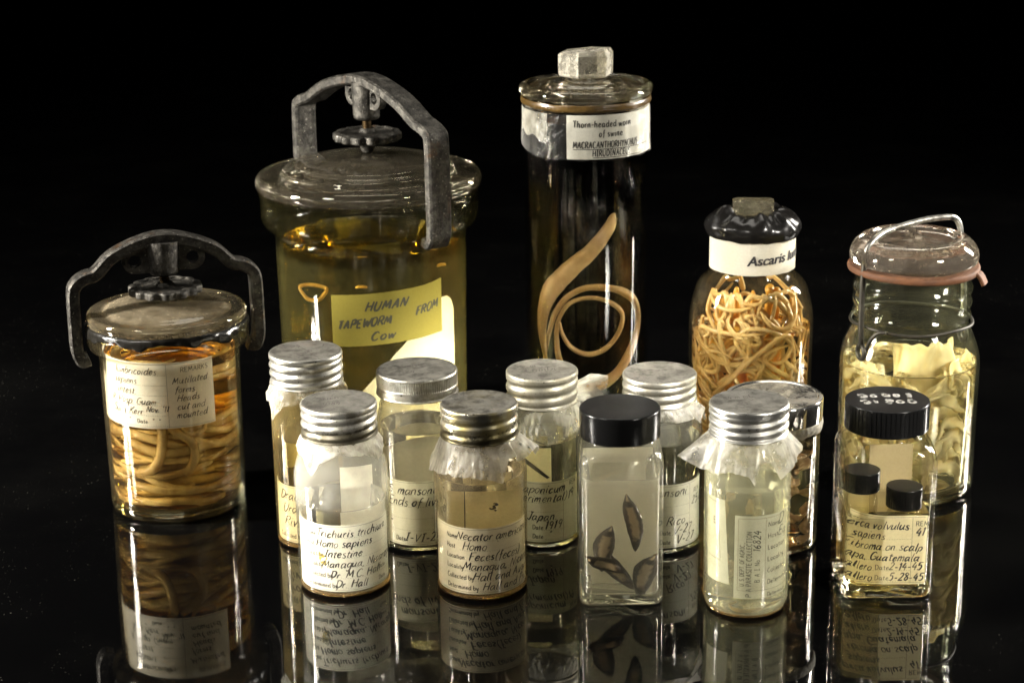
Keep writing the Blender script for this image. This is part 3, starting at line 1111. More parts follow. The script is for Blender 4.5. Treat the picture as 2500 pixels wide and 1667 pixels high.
# cream sheet inside
fnBi = cylmap(56.3)
Lb = thing('specimen_sheet', 'large cream paper curled inside the biggest jar below its yellow note', 'paper', B_loc)


def edgeB(u, s, v):
    if s == 0:
        return v
    K = [(-40, 12), (-20, 30), (-5, 44), (15, 66), (32, 82), (44, 93), (52, 98), (58, 98), (63, 94), (67, 86)]
    for (xa, ya), (xb, yb) in zip(K[:-1], K[1:]):
        if xa <= u <= xb:
            return ya + (yb - ya) * (u - xa) / (xb - xa) + 0.5 * noise.noise((u * .2, 1, 1))
    return v


sheet('paper', fnBi, -38, 66, 10, 98, paper_mat('cream_sheet', (0.86, 0.80, 0.52), (0.66, 0.54, 0.22), 0.4, 0.5, 25), Lb, 80, 20, edgeB)
M_seg = flesh_mat('orange_segment', (0.70, 0.42, 0.08), (0.55, 0.30, 0.05), 0.3)
o = tube('tapeworm_piece', spline([(-33 + 9 * cos(q) * (1 + .12 * sin(3 * q)), -35 + 4 * sin(q), 104 + 4.2 * sin(q) + .6 * cos(2 * q)) for q in [i * pi / 6 for i in range(12)]], 4, True) + [Vector((-24, -35, 104.0))], 1.2, M_seg, None, 8)
o.location = [c * MM for c in B_loc]
tag(o, 'small orange ring of worm floating upper left of the yellow note', 'worm')
for (x, y, zz, s, lab) in ((-4, -30, 106, 3.2, 'orange speck of worm floating just above the yellow note'), (42, -22, 116, 3.6, 'orange worm fragment floating at the upper right of the biggest jar')):
    P = spline([(x - s, y, zz), (x, y - .5, zz + .8), (x + s, y, zz + .3)], 5)
    o = tube('tapeworm_piece', P, taper(len(P), 1.0), M_seg, None, 8)
    o.location = [c * MM for c in B_loc]
    tag(o, lab, 'worm')

# ================================================================== C: tall jar with the thorn-headed worm
C_loc = (48.2, 179.2, 0)
C = thing('tall_jar', 'tallest jar, clear, with a faceted glass stopper and a wrapped typed label', 'jar', C_loc)
M_wC = wall_mat('tall_jar_glass', (0.985, 0.985, 0.975), (0.45, 0.43, 0.36), 0.0, (0.6, 0.55, 0.4), 30, wave=0.0)
vessel(C, [(36.5, 0.3, 2), (38.6, 4, 2), (39.0, 192, 3), (38.2, 198, 2), (38.2, 212, 1.5), (40.6, 214.5, 1.5), (40.6, 217, 1), (37, 217.6)], 1.5, 8.0, M_wC, base_mat=M_base)
M_clear = liquid_mat('clear_fluid', (0.72, 0.68, 0.58))
liquid(C, [(0, 9), (35, 9, 2), (36.6, 12), (36.9, 205), (0, 205)], M_clear, name='clear_fluid')
M_stop = solid_glass('stopper_glass', (0.98, 0.97, 0.93), 0.02, (0.45, 0.38, 0.25), 0.0, 60, waver=0.08)
st = lathe('glass_stopper', fillet([(0, 218.1), (38, 218.1, 1), (40.6, 218.6, 1.5), (42.0, 221.6, 2.2), (40.5, 225, 2), (36.5, 225.4, 1), (35, 224.2, 1), (24, 224.6, 1), (22, 226.2, 1), (14.5, 227.2, 1.5), (13, 229.5)  , (0, 229.5)]), M_stop, C)
V, Fc = [], []
hexa = [radians(a) for a in (-107.3, -47, 13, 73, 133, 193)]
for (rr, zz) in ((16.2, 229.7), (17.4, 230.8), (17.6, 236), (17.6, 243.2), (16.0, 245.2)):
    for a in hexa:
        V.append((rr * cos(a), rr * sin(a), zz + (1.2 * cos(a + .6) if zz > 245 else 0)))
for i in range(4):
    for q in range(6):
        Fc.append((i * 6 + q, i * 6 + (q + 1) % 6, (i + 1) * 6 + (q + 1) % 6, (i + 1) * 6 + q))
Fc += [(5, 4, 3, 2, 1, 0), (24, 25, 26, 27, 28, 29)]
fix(mk('faceted_knob', V, Fc, solid_glass('knob_glass', (0.99, 0.98, 0.94), 0.55, (0.70, 0.66, 0.55), 0.0, 75, lo=0.46, hi=0.62, waver=0.06), st, smooth=False))
lathe('wax_seal', fillet([(38.4, 212.6), (40.3, 213.6, 1), (40.8, 215.6, 1), (40.2, 217.6, .5), (38.4, 217.0)]), simple('amber_wax', (0.11, 0.065, 0.018), 0.3, 0, 0.5, 120, 0.5, 200), C, 128, lambda r, z, a: (r + .3 * noise.noise((cos(a) * 8, sin(a) * 8, z)), z + .5 * noise.noise((cos(a) * 5, sin(a) * 5, 1))), True)


# plastic-wrapped paper label with creases
def wrap(u, v, off=0.0):
    a = u / 39.6
    d = 0.55 * max(0, noise.noise((u * 0.11, v * 0.03, 1.7))) * (1 if v < 206 else 0.4) + 0.35 * noise.noise((u * 0.28, v * 0.05, 4.2)) * max(0, (205 - v) / 20)
    rr = 39.5 + d * 1.4 + off
    return (rr * sin(a), -rr * cos(a), v)


lc = sheet('paper_label', wrap, -13.5, 92, 184.5, 211.5, paper_mat('typed_label_paper', (0.78, 0.76, 0.70), (0.7, 0.66, 0.55), 0.2, 0.25), C, 120, 24)
kf = NT('clear_wrap')
lwf = kf.n('LayerWeight')
lwf.inputs[0].default_value = 0.5
bnf = kf.bump(kf.noise(110, 4, 0.6, None, 1.0), 0.8, 0.002)
M_wrap = kf.done(kf.mixs(kf.math('ADD', kf.math('MULTIPLY', kf.math('POWER', lwf.outputs['Facing'], 3), 0.5), 0.035), kf.bsdf('Transparent', (0.93, 0.93, 0.9)), kf.mixs(0.5, kf.bsdf('Glossy', (1, 1, 1), 0.16, bnf), kf.bsdf('Diffuse', (0.75, 0.73, 0.68), None, bnf))))


def wrap2(u, v, off=0.0):
    x, y, zz = wrap(u * 1.0, v, 0.5 + off + 0.8 * max(0, noise.noise((u * .16, v * .02, 9))) * (1 if v < 203 else .3))
    return (x, y, zz)


sheet('clear_wrap', wrap2, -75, 60, 184, 211.8, M_wrap, C, 150, 26, lambda u, s, v: v + (0.0 if s else (7.0 * max(0, (-35 - u) / 40) + 1.2 * noise.noise((u * .12, 0, 0)))))
sheet('tape_band', lambda u, v, off=0.0: wrap(u, v, 0.2 + off), -66, -27, 197, 211.6, M_film, C, 60, 10, lambda u, s, v: v + (0 if s else 3.0 * noise.noise((u * .12, 4, 1)) - 5.0 * max(0, (u + 40) / 13)))
pc = Pen(wrap, 0.2)
pc.text('Thorn-headed worm', -9.5, 204.2, 4.0, 0.0, 0.55, 0.0, 1.0, 0.0, 1, 0.78)
pc.text('of swine', 6.5, 198.3, 4.0, 0.0, 0.55, 0.0, 1.0, 0.0, 1, 0.78)
pc.text('MACRACANTHORHYNCHUS', -9.5, 191.4, 4.0, 0.0, 0.55, 0.0, 0.85, 0.0, 1, 0.66)
pc.text('HIRUDINACEUS', 2.5, 186.3, 3.8, 0.0, 0.55, 0.0, 0.85, 0.0, 1, 0.70)
pc.line(-9.5, 190.6, 47, 190.6, 0.45)
pc.line(2.5, 185.4, 38, 185.4, 0.45)
pc.obj('typed_words', M_print, lc)

M_thorn = flesh_mat('brown_worm', (0.60, 0.40, 0.17), (0.40, 0.24, 0.08), 0.2, 0.45, 45)


def zc(x, y):
    px, py = 1166.6 + x / 3.0855, 432.8 + y / 3.0855
    return ((px - 1342) * 0.281 * 0.98, -25.0, 157.7 - (py - 433) * 0.2874 + 5.0)


thick = [(716, 160, 7), (700, 185, 26), (672, 260, 44), (560, 410, 56), (420, 540, 68), (300, 680, 74), (245, 830, 56), (232, 980, 42), (245, 1100, 26), (262, 1200, 13)]
P = spline([zc(a, b) for a, b, c in thick], 8)
rad = [v.x for v in spline([(c * 0.0911 * 1.02, 0, 0) for a, b, c in thick], 8)]
P = [p + Vector((0, 8.0 * (max(0, (abs(p.x) - 12) / 16)) ** 2, 0)) for p in P]
rad = [q * (1 + .05 * noise.noise((i_ * .35, 3, 3)) + .02 * sin(i_ * 2.2)) for i_, q in enumerate(rad)]
o = tube('thorn_headed_worm', P, rad, M_thorn, None, 16, 0.75)
o.location = [c * MM for c in C_loc]
tag(o, 'thick brown worm slanting up to a pointed head inside the tallest jar', 'worm')
thin = [(255, 1215, 10), (290, 1000, 18), (330, 850, 22), (400, 740, 24), (500, 675, 24), (600, 662, 27), (740, 690, 30), (840, 780, 32), (878, 920, 32), (850, 1070, 34), (760, 1240, 38), (650, 1330, 42), (540, 1365, 40), (420, 1310, 34), (350, 1180, 26), (328, 1020, 20), (345, 880, 17), (420, 765, 17), (550, 728, 18), (680, 760, 19), (770, 850, 19), (752, 970, 19), (660, 1080, 20), (540, 1120, 19), (430, 1075, 18), (365, 985, 16), (345, 900, 10)]
P = spline([zc(a, b) for a, b, c in thin], 6)
n = len(P)
P = [p + Vector((0, 3.0 - 8.0 * (i / n) + 10.0 * (max(0, (abs(p.x) - 12) / 16)) ** 2, 0)) for i, p in enumerate(P)]
P = [Vector((p.x, max(p.y, -29.5), p.z)) for p in P]
rad = [v.x for v in spline([(c * 0.0911 * 1.02, 0, 0) for a, b, c in thin], 6)]
rad = [q * (1 + .12 * noise.noise((i_ * .22, 7, 3))) for i_, q in enumerate(rad)]
o = tube('thorn_headed_worm', P, rad, M_thorn, None, 14, 0.8)
o.location = [c * MM for c in C_loc]
tag(o, 'slender brown worm looped into two rings inside the tallest jar', 'worm')

# ================================================================== D: Ascaris jar with tarred stopper
D_loc = (148.6, 136.7, 0)
D = thing('stoppered_jar', 'jar of pale stringy worms whose stopper is sealed in lumpy black tar', 'jar', D_loc)
M_wD = wall_mat('ascaris_jar_glass', (0.985, 0.98, 0.955), (0.5, 0.45, 0.3), 0.012, (0.6, 0.5, 0.3), 30)
vessel(D, [(35.5, 0.3, 2), (37.6, 4, 2), (38.4, 90, 12), (33, 108, 9), (25.6, 114, 3), (25.4, 141)], 1.4, 6.0, M_wD, base_mat=M_base)
M_orange = liquid_mat('orange_fluid', (0.96, 0.76, 0.34))
liquid(D, [(0, 7), (34, 7, 2), (35.7, 10), (36.5, 80), (0, 80)], M_orange, name='amber_fluid')
fnD = cylmap(26.3)
ld = sheet('paper_label', fnD, -42, 41, 117.5, 140.5, paper_mat('neck_label_paper', (0.54, 0.51, 0.42), (0.58, 0.5, 0.34), 0.4, 0.2), D, 60, 10, lambda u, s, v: v + .4 * noise.noise((u * .2, s, 3)))
tc = bpy.data.curves.new('ascaris_words', 'FONT')
tc.body = 'Ascaris lumb'
tc.size = 8.4
tc.shear = 0.22
tc.offset = 0.10
to = bpy.data.objects.new('ascaris_words', tc)
COL.objects.link(to)
bpy.context.view_layer.update()
me0 = bpy.data.meshes.new_from_object(to.evaluated_get(bpy.context.evaluated_depsgraph_get()))
tv = [tuple(v.co) for v in me0.vertices]
tf = [tuple(p.vertices) for p in me0.polygons]
bpy.data.objects.remove(to)
bv, bf = [], []
for q, sh in enumerate((-0.22, 0.0, 0.22)):
    b0 = len(bv)
    bv += [fnD(v[0] - 6.0 + sh, 123.8 + v[1] + v[0] * 0.05, 0.34 + 0.03 * q) for v in tv]
    bf += [tuple(c + b0 for c in f) for f in tf]
mk('bold_words', bv, bf, M_ink, ld, smooth=False)


def lump(r, z, a):
    if r < 13.5:
        return r, z
    n1 = noise.noise((cos(a) * 2.1, sin(a) * 2.1, z * 0.10 + 7))
    n2 = noise.noise((cos(a) * 5, sin(a) * 5, z * 0.2))
    up = max(0, (z - 146) / 8)
    horn = 5.5 * math.exp(-((a - 3.55) / 0.22) ** 2) + 3.0 * math.exp(-((a - 4.85) / .16) ** 2) + 2.6 * math.exp(-((a - 5.5) / .18) ** 2) + 3 * math.exp(-((a - .9) / .3) ** 2)
    return r + 1.4 * n1 + 0.9 * n2, z + up * (horn + 2.2 * n1 + 1.2 * n2) + (1.0 * n2 if z < 141 else 0)


M_tar2 = simple('glossy_black_tar', (0.006, 0.0055, 0.005), 0.24, 0.0, 0.3, 60, 0.2, 120, 0.32)
lathe('tar_seal', fillet([(26.0, 138.2), (27.6, 137.6, .6), (29.2, 141, 1.5), (29.3, 145.5, 2), (26, 149.5, 2), (20, 152.6, 2), (15, 152.2, 2), (13, 149.5, 1), (0, 149.5)], 7), M_tar2, D, 200, lump, sharp=70)
V, Fc = loft_geo([(6, 1, 150), (6.2, 1.2, 156), (6.2, 1.2, 158.2), (5.4, 1.0, 159)])
V = [(x * 2.0, y * 0.95, zz) for x, y, zz in V]
mo = Matrix.Rotation(radians(-6), 4, 'Z')
fix(mk('stopper_handle', *xf((V, Fc), mo), solid_glass('handle_glass', (0.9, 0.87, 0.75), 0.2, (0.40, 0.36, 0.25), 0.0, 40), D, sharp=30))

M_asc = flesh_mat('pale_worm', (0.82, 0.64, 0.30), (0.66, 0.43, 0.14), 0.35, 0.2, 60)
M_asc2 = flesh_mat('orange_worm', (0.80, 0.47, 0.08), (0.74, 0.38, 0.05), 0.35, 0.3)
GD = 'stringy worms tangled in the tar-sealed jar'
rnd = random.Random(11)


def clampD(p, m=2.0):
    x, y, zz = p
    if zz < 84:
        rl = 35.7 - m
    elif zz < 108:
        rl = 35.4 - m - (zz - 84) * 0.42
    else:
        rl = 21
    d = hypot(x, y)
    if d > rl:
        x, y = x * rl / d, y * rl / d
    return (x, y, min(max(zz, 9.5), 110))


for i in range(140):
    inner = i >= 92
    r = rnd.uniform(1.2, 1.8) if not inner else rnd.uniform(2.2, 3.0)
    a0 = rnd.uniform(0, 2 * pi) if i % 3 else rnd.uniform(pi * 1.1, pi * 1.9)
    z0 = 12 + 92 * ((i * 0.618) % 1.0) if not inner else rnd.uniform(14, 92)
    A1, w1, p1 = rnd.uniform(.25, .55), rnd.uniform(3.2, 7.0), rnd.uniform(0, 6)
    C1, w2, p2 = rnd.uniform(7, 16), rnd.uniform(3.2, 7.0), rnd.uniform(0, 6)
    dr, dzt = rnd.uniform(-1.0, 1.0), rnd.uniform(-26, 26)
    R0 = rnd.uniform(30.5, 34.5) if not inner else rnd.uniform(12, 24)
    w3, p3 = rnd.uniform(2, 6), rnd.uniform(0, 6)
    P = []
    for q in range(81):
        t = q / 80
        a = a0 + dr * t + A1 * sin(w1 * t + p1)
        zz = z0 + dzt * (t - .5) + C1 * sin(w2 * t + p2)
        if zz > 105:
            zz = 105 - (zz - 105) * .7
        if zz < 12:
            zz = 12 + (12 - zz) * .7
        rr = R0 - 2.5 * (0.5 + 0.5 * sin(w3 * t + p3)) - (5 if zz > 80 and i % 2 else 0)
        P.append(Vector(clampD((rr * cos(a), rr * sin(a), zz), r + 0.2)))
    o = tube('ascaris_worm', P, taper(len(P), r, .3), M_asc if not inner else M_asc2, None, 10)
    o.location = [c * MM for c in D_loc]
    tag(o, 'pale stringy worm in the tangle filling the tar-sealed jar' if not inner else 'orange worm deep inside the tangle of the tar-sealed jar', 'worm', GD)

# ================================================================== E: wire-bail jar of tapeworm
E_loc = (233.0, 63.9, 0)
E_ = thing('bail_jar', 'clear preserving jar with wire bail and red rubber ring, full of pale yellow ribbons', 'jar', E_loc)
M_wE = wall_mat('bail_jar_glass', (0.975, 0.985, 0.94), (0.42, 0.46, 0.3), 0.012, (0.6, 0.58, 0.4), 30)
vessel(E_, [(37.5, 0.3, 3), (39.8, 4, 3), (40.6, 84, 11), (34, 100, 6), (32.3, 103.5, 1.5), (32.6, 105.5, 1), (34.4, 107.5, 1.2), (32.8, 110.5, 1.2), (34.6, 115.5, 1.4), (33.0, 119, 1.2), (34.8, 123.5, 1.4), (33.2, 127, 1), (33.2, 132.5)], 1.6, 6.5, M_wE, base_mat=M_base, seg=128)
M_eliq = liquid_mat('straw_fluid', (0.985, 0.968, 0.87))
liquid(E_, [(0, 7.4), (36, 7.4, 2), (37.8, 11), (38.5, 79.6), (37.4, 78.6), (0, 78.4)], M_eliq, name='straw_fluid')
M_red = simple('red_rubber', (0.12, 0.043, 0.012), 0.75, 0, 0.4, 90, 0.3)
gk = lathe('rubber_ring', fillet([(31, 133), (37.4, 133.0, 1), (38.0, 135, 1), (37.4, 137, 1), (31, 137)], 4), M_red, E_, 128, lambda r, z, a: (r, z + 0.5 * sin(a * 2 + .5) * (r / 38)), True)
tabp = [(36.5 + q * 1.0, 0, 134.6 - 0.25 * q * q) for q in range(6)]
V, Fc = sweep_rect([Vector((x * cos(-.45), x * sin(-.45), zz)) for x, y, zz in tabp], 9, 2.2, (sin(.45), cos(.45), 0), .6)
fix(mk('pull_tab', V, Fc, M_red, gk))
M_elid = solid_glass('bail_lid_glass', (0.97, 0.96, 0.93), 0.14, (0.36, 0.3, 0.24), 0.0, 60, waver=0.2)
el = lathe('glass_lid', fillet([(0, 138), (34, 138, 1), (36.6, 139.2, 1.5), (37.0, 143.5, 2.5), (35.4, 148, 3), (31, 152.5, 3), (27, 153.6, 2), (24, 152.0, 2), (21, 151.2, 1), (9, 151.6, 2), (0, 152.2)], 6), M_elid, E_, 128)
V, Fc = sweep_rect([(0, y, 152.6 + 1.6 * cos(y / 15 * pi / 2)) for y in range(-14, 15, 2)], 6, 3.0, (1, 0, 0), .8)
fix(mk('lid_ridge', V, Fc, M_elid, el))


def E_pt(px, py, dy):
    # wire drawn in a plane through the jar's axis
    return ((px - 2095) * 0.2575, dy, 0)


kw = NT('galvanised_wire')
M_wire = kw.done(kw.principled(kw.mixc(kw.ramp(kw.noise(160, 5, .7), .4, .65), (0.55, 0.54, 0.5), (0.14, 0.13, 0.11)), 0.35, 0.95))
M_wire_dark = simple('dark_wire', (0.05, 0.045, 0.035), 0.5, 0.7, 0.4, 200)  # darker wire for the lower bail leg, pivot loops, neck ring and lever
R15 = Matrix.Rotation(radians(27), 4, 'Z')
bail = [(-37.5, -3, 94), (-38.0, -3, 103), (-37.5, -2, 118), (-36.6, -1, 132), (-34.5, 0, 145), (-31.5, 0, 152), (-22, 0, 157.6), (-8, 0, 160.2), (8, 0, 161.6), (20, 0, 161.4), (28, 0, 160.2), (32, 0, 156), (33.8, 0, 148), (35.5, -1, 132), (36.5, -2, 116), (36.6, -3, 100)]
P = spline([R15 @ Vector(p) for p in bail], 6)
wb = tube('wire_bail', P[26:], 1.8, M_wire, E_, 12)
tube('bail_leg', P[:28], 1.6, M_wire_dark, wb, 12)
for (px, dark) in ((-37.5, 1), (36.6, 1)):
    c0 = Vector((px, -3, 89.5))
    loop = [R15 @ (c0 + Vector((0.6 * sin(q * 2 * pi / 12) + (0.8 if q == 12 else 0), 3.9 * sin(q * 2 * pi / 12), 4.0 * cos(q * 2 * pi / 12)))) for q in range(13)]
    tube('pivot_loop', spline(loop, 4), 1.5, M_wire_dark, wb, 10)
ring = [((35.0) * cos(q * pi / 12), 35.0 * sin(q * pi / 12), 103.4 + 0.6 * sin(q)) for q in range(24)]
tube('neck_wire', spline(ring, 4, True) + [Vector(ring[0])], 0.95, M_wire_dark, E_, 8)
tube('lever_arm', spline([R15 @ Vector(p) for p in ((-37, -6, 89.5), (-36.5, -10, 98), (-34.4, -14, 103), (-32, -18, 104))], 5), 1.2, M_wire_dark, E_, 8)

# the tapeworm: one long ruffled ribbon packed against the wall, and a broad fold at the top
M_tape = flesh_mat('tapeworm_flesh', (0.88, 0.79, 0.52), (0.82, 0.69, 0.36), 0.5, 0.45, 90)
rnd = random.Random(21)


def limE(p, m):
    x, y, zz = p
    rl = (37.7 if zz < 76 else max(29, 37.7 - (zz - 76) * 0.36)) - m
    d = hypot(x, y)
    if d > rl:
        x, y = x * rl / d, y * rl / d
    return (x, y, min(max(zz, 9), 96))


V, Fc = [], []
cl = []
for i in range(1250):
    t = i / 1250
    a = 2 * pi * 8.0 * t + 0.25 * sin(i * 0.29) + 0.35 * noise.noise((i * .03, 1, 0))
    zz = 12 + 64 * t + 6.0 * sin(i * 0.45 + 2.5 * noise.noise((i * .015, 3, 3))) + 2.5 * noise.noise((i * .05, 8, 8))
    rr = 34.5 - 6.0 * (0.5 + 0.5 * sin(i * 0.33 + 3 * noise.noise((i * .02, 5, 1)))) + 1.5 * noise.noise((i * .2, 2, 2))
    cl.append(Vector(limE((rr * cos(a), rr * sin(a), zz), 1.2)))
cl = spline(cl, 3)
n = len(cl)
for i in range(n):
    p = cl[i]
    t = (cl[min(i + 1, n - 1)] - cl[max(0, i - 1)]).normalized()
    rad_ = Vector((p.x, p.y, 0)).normalized()
    tw = i * 0.13 + 2.2 * noise.noise((i * 0.02, 7, 0))
    wv = (Vector((0, 0, 1)) * (0.75 + .25 * cos(tw)) + rad_ * 0.85 * sin(tw))
    wv = (wv - t * wv.dot(t)).normalized()
    nv = t.cross(wv).normalized()
    hw = 4.0 + 1.6 * noise.noise((i * 0.05, 2, 5))
    for q, s in enumerate((-1, -.55, 0, .55, 1)):
        rip = 1.7 * sin(i * 0.5 + (q * 1.3)) * abs(s)
        pp = p + wv * (hw * s) + nv * (rip)
        V.append(limE(pp + nv * 0.75, 0.3))
        V.append(limE(pp - nv * 0.75, 0.3))
for i in range(n - 1):
    b, c2 = i * 10, (i + 1) * 10
    for q in range(4):
        Fc.append((b + 2 * q, b + 2 * q + 2, c2 + 2 * q + 2, c2 + 2 * q))
        Fc.append((b + 2 * q + 1, c2 + 2 * q + 1, c2 + 2 * q + 3, b + 2 * q + 3))
    Fc.append((b, c2, c2 + 1, b + 1))
    Fc.append((b + 8, b + 9, c2 + 9, c2 + 8))
te = mk('tapeworm', V, Fc, M_tape, None, E_loc, sharp=180)
tag(te, 'long pale yellow ruffled ribbon packed in the wire-bail jar', 'tapeworm')
V, Fc = [], []
NU, NV = 60, 24
for j in range(NV + 1):
    for i in range(NU + 1):
        u = -16 + 50 * i / NU
        v = 56 + 40 * j / NV
        a = u / 30.0
        rr = 28.0 + 6.5 * noise.noise((u * .11, v * .045, 2)) + 1.6 * sin(u * 0.33 + 2.2 * noise.noise((u * .05, v * .05, 6)))
        top = (5.0 * noise.noise((u * .13, 0, 4)) - 0.16 * max(0, u - 14)) * j / NV
        V.append(limE((rr * sin(a), -rr * cos(a), v + top), .6))
for j in range(NV):
    for i in range(NU):
        q = j * (NU + 1) + i
        Fc.append((q, q + 1, q + NU + 2, q + NU + 1))
fo = mk('tapeworm_sheet', V, Fc, M_tape, None, E_loc, sharp=180)
sm = fo.modifiers.new('thickness', 'SOLIDIFY')
sm.thickness = 0.0011
tag(fo, 'broad pale yellow folded sheet of worm at the top of the wire-bail jar', 'tapeworm')


# ================================================================== small vials
def straight_liquid(parent, r, z0, z1, mat, name='fluid', men=1.0):
    return liquid(parent, [(0, z0), (r - 1.5, z0, 1.2), (r, z0 + 2), (r, z1 + men), (r - 1.4, z1 + 0.2), (r - 3, z1), (0, z1)], mat, name)


# ---- 1: white-lit vial, front left
V1 = (-91, -66.7, 0)
v = thing('specimen_vial', 'front-row clouded vial whose label reads Trichuris trichiura, stained yellow', 'vial', V1, 0, 'aluminium-capped specimen vials')
M_w1 = wall_mat('clouded_vial_glass', (0.97, 0.97, 0.95), (0.7, 0.7, 0.62), 0.03, (0.78, 0.76, 0.68), 28, 0.046, 0.060, 0.12)
vessel(v, [(21.5, 0.3, 2.5), (24.2, 2.5, 2.5), (24.9, 66, 7), (20, 79, 3), (18, 81.5, 2), (18, 98)], 1.0, 3.4, M_w1, base_mat=M_foot)
M_l1 = liquid_mat('water_fluid', (0.98, 0.975, 0.94))
straight_liquid(v, 22.5, 4.2, 48.0, M_l1)
M_c1 = alu_mat('aluminium_worn', (0.66, 0.64, 0.58), (0.12, 0.105, 0.07), 0.55, 0.40, None, 0.85, 0.089)
cp = metal_cap(v, 20.0, 84.3, 102, M_c1, 3, 1.0, phase=.2)
skirt(v, 18.6, 85.5, [(-180, 6, 2), (-120, 6, 4), (-75, 8, 4), (-50, 10, 4.5), (-38, 19, 4.8), (-22, 10, 4.6), (0, 6, 3.5), (40, 7, 4), (60, 12, 5), (80, 8, 4), (120, 6, 3)], M_film, 3)
lid_scratches(cp, 20, 101.7, [('t', 'Trich', -11, 2, 4, 12), ('t', '1084', -8, -6, 4, 6)])
f1 = cylmap(22.95)
T = form_label('specimen_label', V1, f1, -40, 37, 4.2, 41.5, 'bright label handwritten Trichuris trichiura with a yellow stain', M_paper_bright,
               [('Name', 'Trichuris trichiura', -13.5), ('Host', 'Homo sapiens', -13.5), ('Location', 'Intestine', -9), ('Locality', 'Managua, Nicaragua', -10.5), ('Collected by', 'Dr. M.C. Hall', -6), ('Determined by', 'Dr. Hall', -3.5)],
               px=-20.5, seed=2, h=4.1, w=0.48, rule_to=36, remarks=[('p', 'Date', 22, 13, 2.2), ('p', 'Date', 22, 7, 2.2)])
ks = NT('yellow_stain')
M_stain = ks.done(ks.mixs(ks.ramp(ks.noise(280, 4, .6), .42, .62, .0, .75), ks.bsdf('Transparent', (1, 1, 1)), ks.bsdf('Diffuse', (0.62, 0.46, 0.06))))
V, Fc = [], []
V.append(f1(-9.8, 23.5, 0.05))
for q in range(24):
    rr = 3.3 * (1 + .35 * noise.noise((cos(q * pi / 12) * 1.5, sin(q * pi / 12) * 1.5, 3)))
    V.append(f1(-9.8 + rr * .8 * cos(q * pi / 12), 23.5 + rr * 1.25 * sin(q * pi / 12), 0.05))
    Fc.append((0, q + 1, (q + 1) % 24 + 1))
mk('yellow_stain', V, Fc, M_stain, T.children[0], smooth=False)
t2 = thing('blank_slip', 'blank white paper slip standing behind the Trichuris label', 'paper', V1)
sheet('paper', cylmap(-20.5) if False else (lambda u, vv, off=0.0: (u, 13.5 + 0.02 * u * u, vv)), -2, 15, 6, 60, M_paper_bright, t2, 12, 6)

# ---- 2: Necator vial
V2 = (-17.7, -72.5, 0)
v = thing('specimen_vial', 'front-row brownish vial with gilded cap and torn film, label reads Necator', 'vial', V2, 0, 'aluminium-capped specimen vials')
M_w2 = wall_mat('brownish_vial_glass', (0.97, 0.955, 0.92), (0.62, 0.56, 0.42), 0.02, (0.52, 0.43, 0.27), 28, 0.055, 0.068, 0.16)
vessel(v, [(21.5, 0.3, 2.5), (24.2, 2.5, 2.5), (24.5, 70, 6), (20, 79, 3), (18.2, 82, 2), (18.2, 98)], 1.0, 3.4, M_w2, base_mat=M_foot)
M_l2 = liquid_mat('brownish_fluid', (0.92, 0.87, 0.76))
straight_liquid(v, 22.5, 4.2, 64.0, M_l2)
M_c2 = alu_mat('aluminium_gilded', (0.66, 0.63, 0.54), (0.10, 0.09, 0.06), 0.5, 0.30, (0.42, 0.34, 0.12), 0.92, 0.088)
cp = metal_cap(v, 20.3, 84.6, 102.4, M_c2, 2.5, 0.9)
skirt(v, 18.8, 86.0, [(-180, 9, 3), (-110, 14, 6.5), (-88, 20, 8.0), (-70, 18, 6.5), (-40, 17, 5), (-10, 17, 5.0), (15, 18, 5.5), (28, 21, 5.5), (36, 8, 6.5), (44, 6, 9), (52, 12, 6), (75, 8, 9.5), (92, 9, 11), (104, 16, 11), (115, 8, 6)], M_film, 7)
k2 = Pen(lambda u, vv, off=0: (u, -22.5 - 0.02 * u * u * -1, vv), 0)
f2 = cylmap(22.95)
form_label('specimen_label', V2, f2, -42, 37, 4.2, 41.0, 'dim cream label handwritten Necator americanus with a red spot', M_paper,
           [('Name', 'Necator americanus', -13.5), ('Host', 'Homo', -10), ('Location', 'Feces(feces)', -6.5), ('Locality', 'Managua, Nicaragua', -10), ('Collected by', 'Hall and Augustine', -4.5), ('Determined by', 'Hall and Price', 0.5)],
           px=-20.0, seed=4, h=4.3, w=0.48, rule_to=36, remarks=[('h', '.', 8.5, 33, 6)])
t2 = thing('blank_slip', 'tan paper slip with a tiny mark standing behind the Necator label', 'paper', V2)
s2 = sheet('paper', lambda u, vv, off=0.0: (u, 12 - off - 0.01 * u * u, vv), -10, 17, 6, 52, M_paper_yel, t2, 12, 6)
pp = Pen(lambda u, vv, off=0.0: (u, 12 - off - 0.01 * u * u, vv), 0.1)
pp.text('3,', 2, 43, 3.2, 0, .7, -.5)
pp.line(-5, 6, -5, 52, 0.3)
pp.obj('ink_marks', M_ink, s2)

# ---- 4: pale vial with sideways label (front right)
V4 = (118.7, -103, 0)
v = thing('specimen_vial', 'front-row milky green vial with wide torn film and sideways-printed label', 'vial', V4, 0, 'aluminium-capped specimen vials')
M_w4 = wall_mat('milky_vial_glass', (0.97, 0.97, 0.93), (0.72, 0.70, 0.52), 0.14, (0.70, 0.68, 0.50), 22, 0.060, 0.072, 0.10)
vessel(v, [(17.5, 0.3, 4), (21.7, 4.5, 4), (21.9, 84, 4), (19, 90, 2), (18, 92, 1), (18, 106)], 1.0, 2.6, M_w4, base_mat=M_foot)
M_l4 = liquid_mat('greenish_fluid', (0.93, 0.92, 0.76))
straight_liquid(v, 20.1, 3.3, 68.0, M_l4)
M_c4 = alu_mat('aluminium_bright', (0.70, 0.69, 0.64), (0.16, 0.15, 0.12), 0.35, 0.34)
cp = metal_cap(v, 20.1, 94.4, 111, M_c4, 3, 1.0, phase=.5)
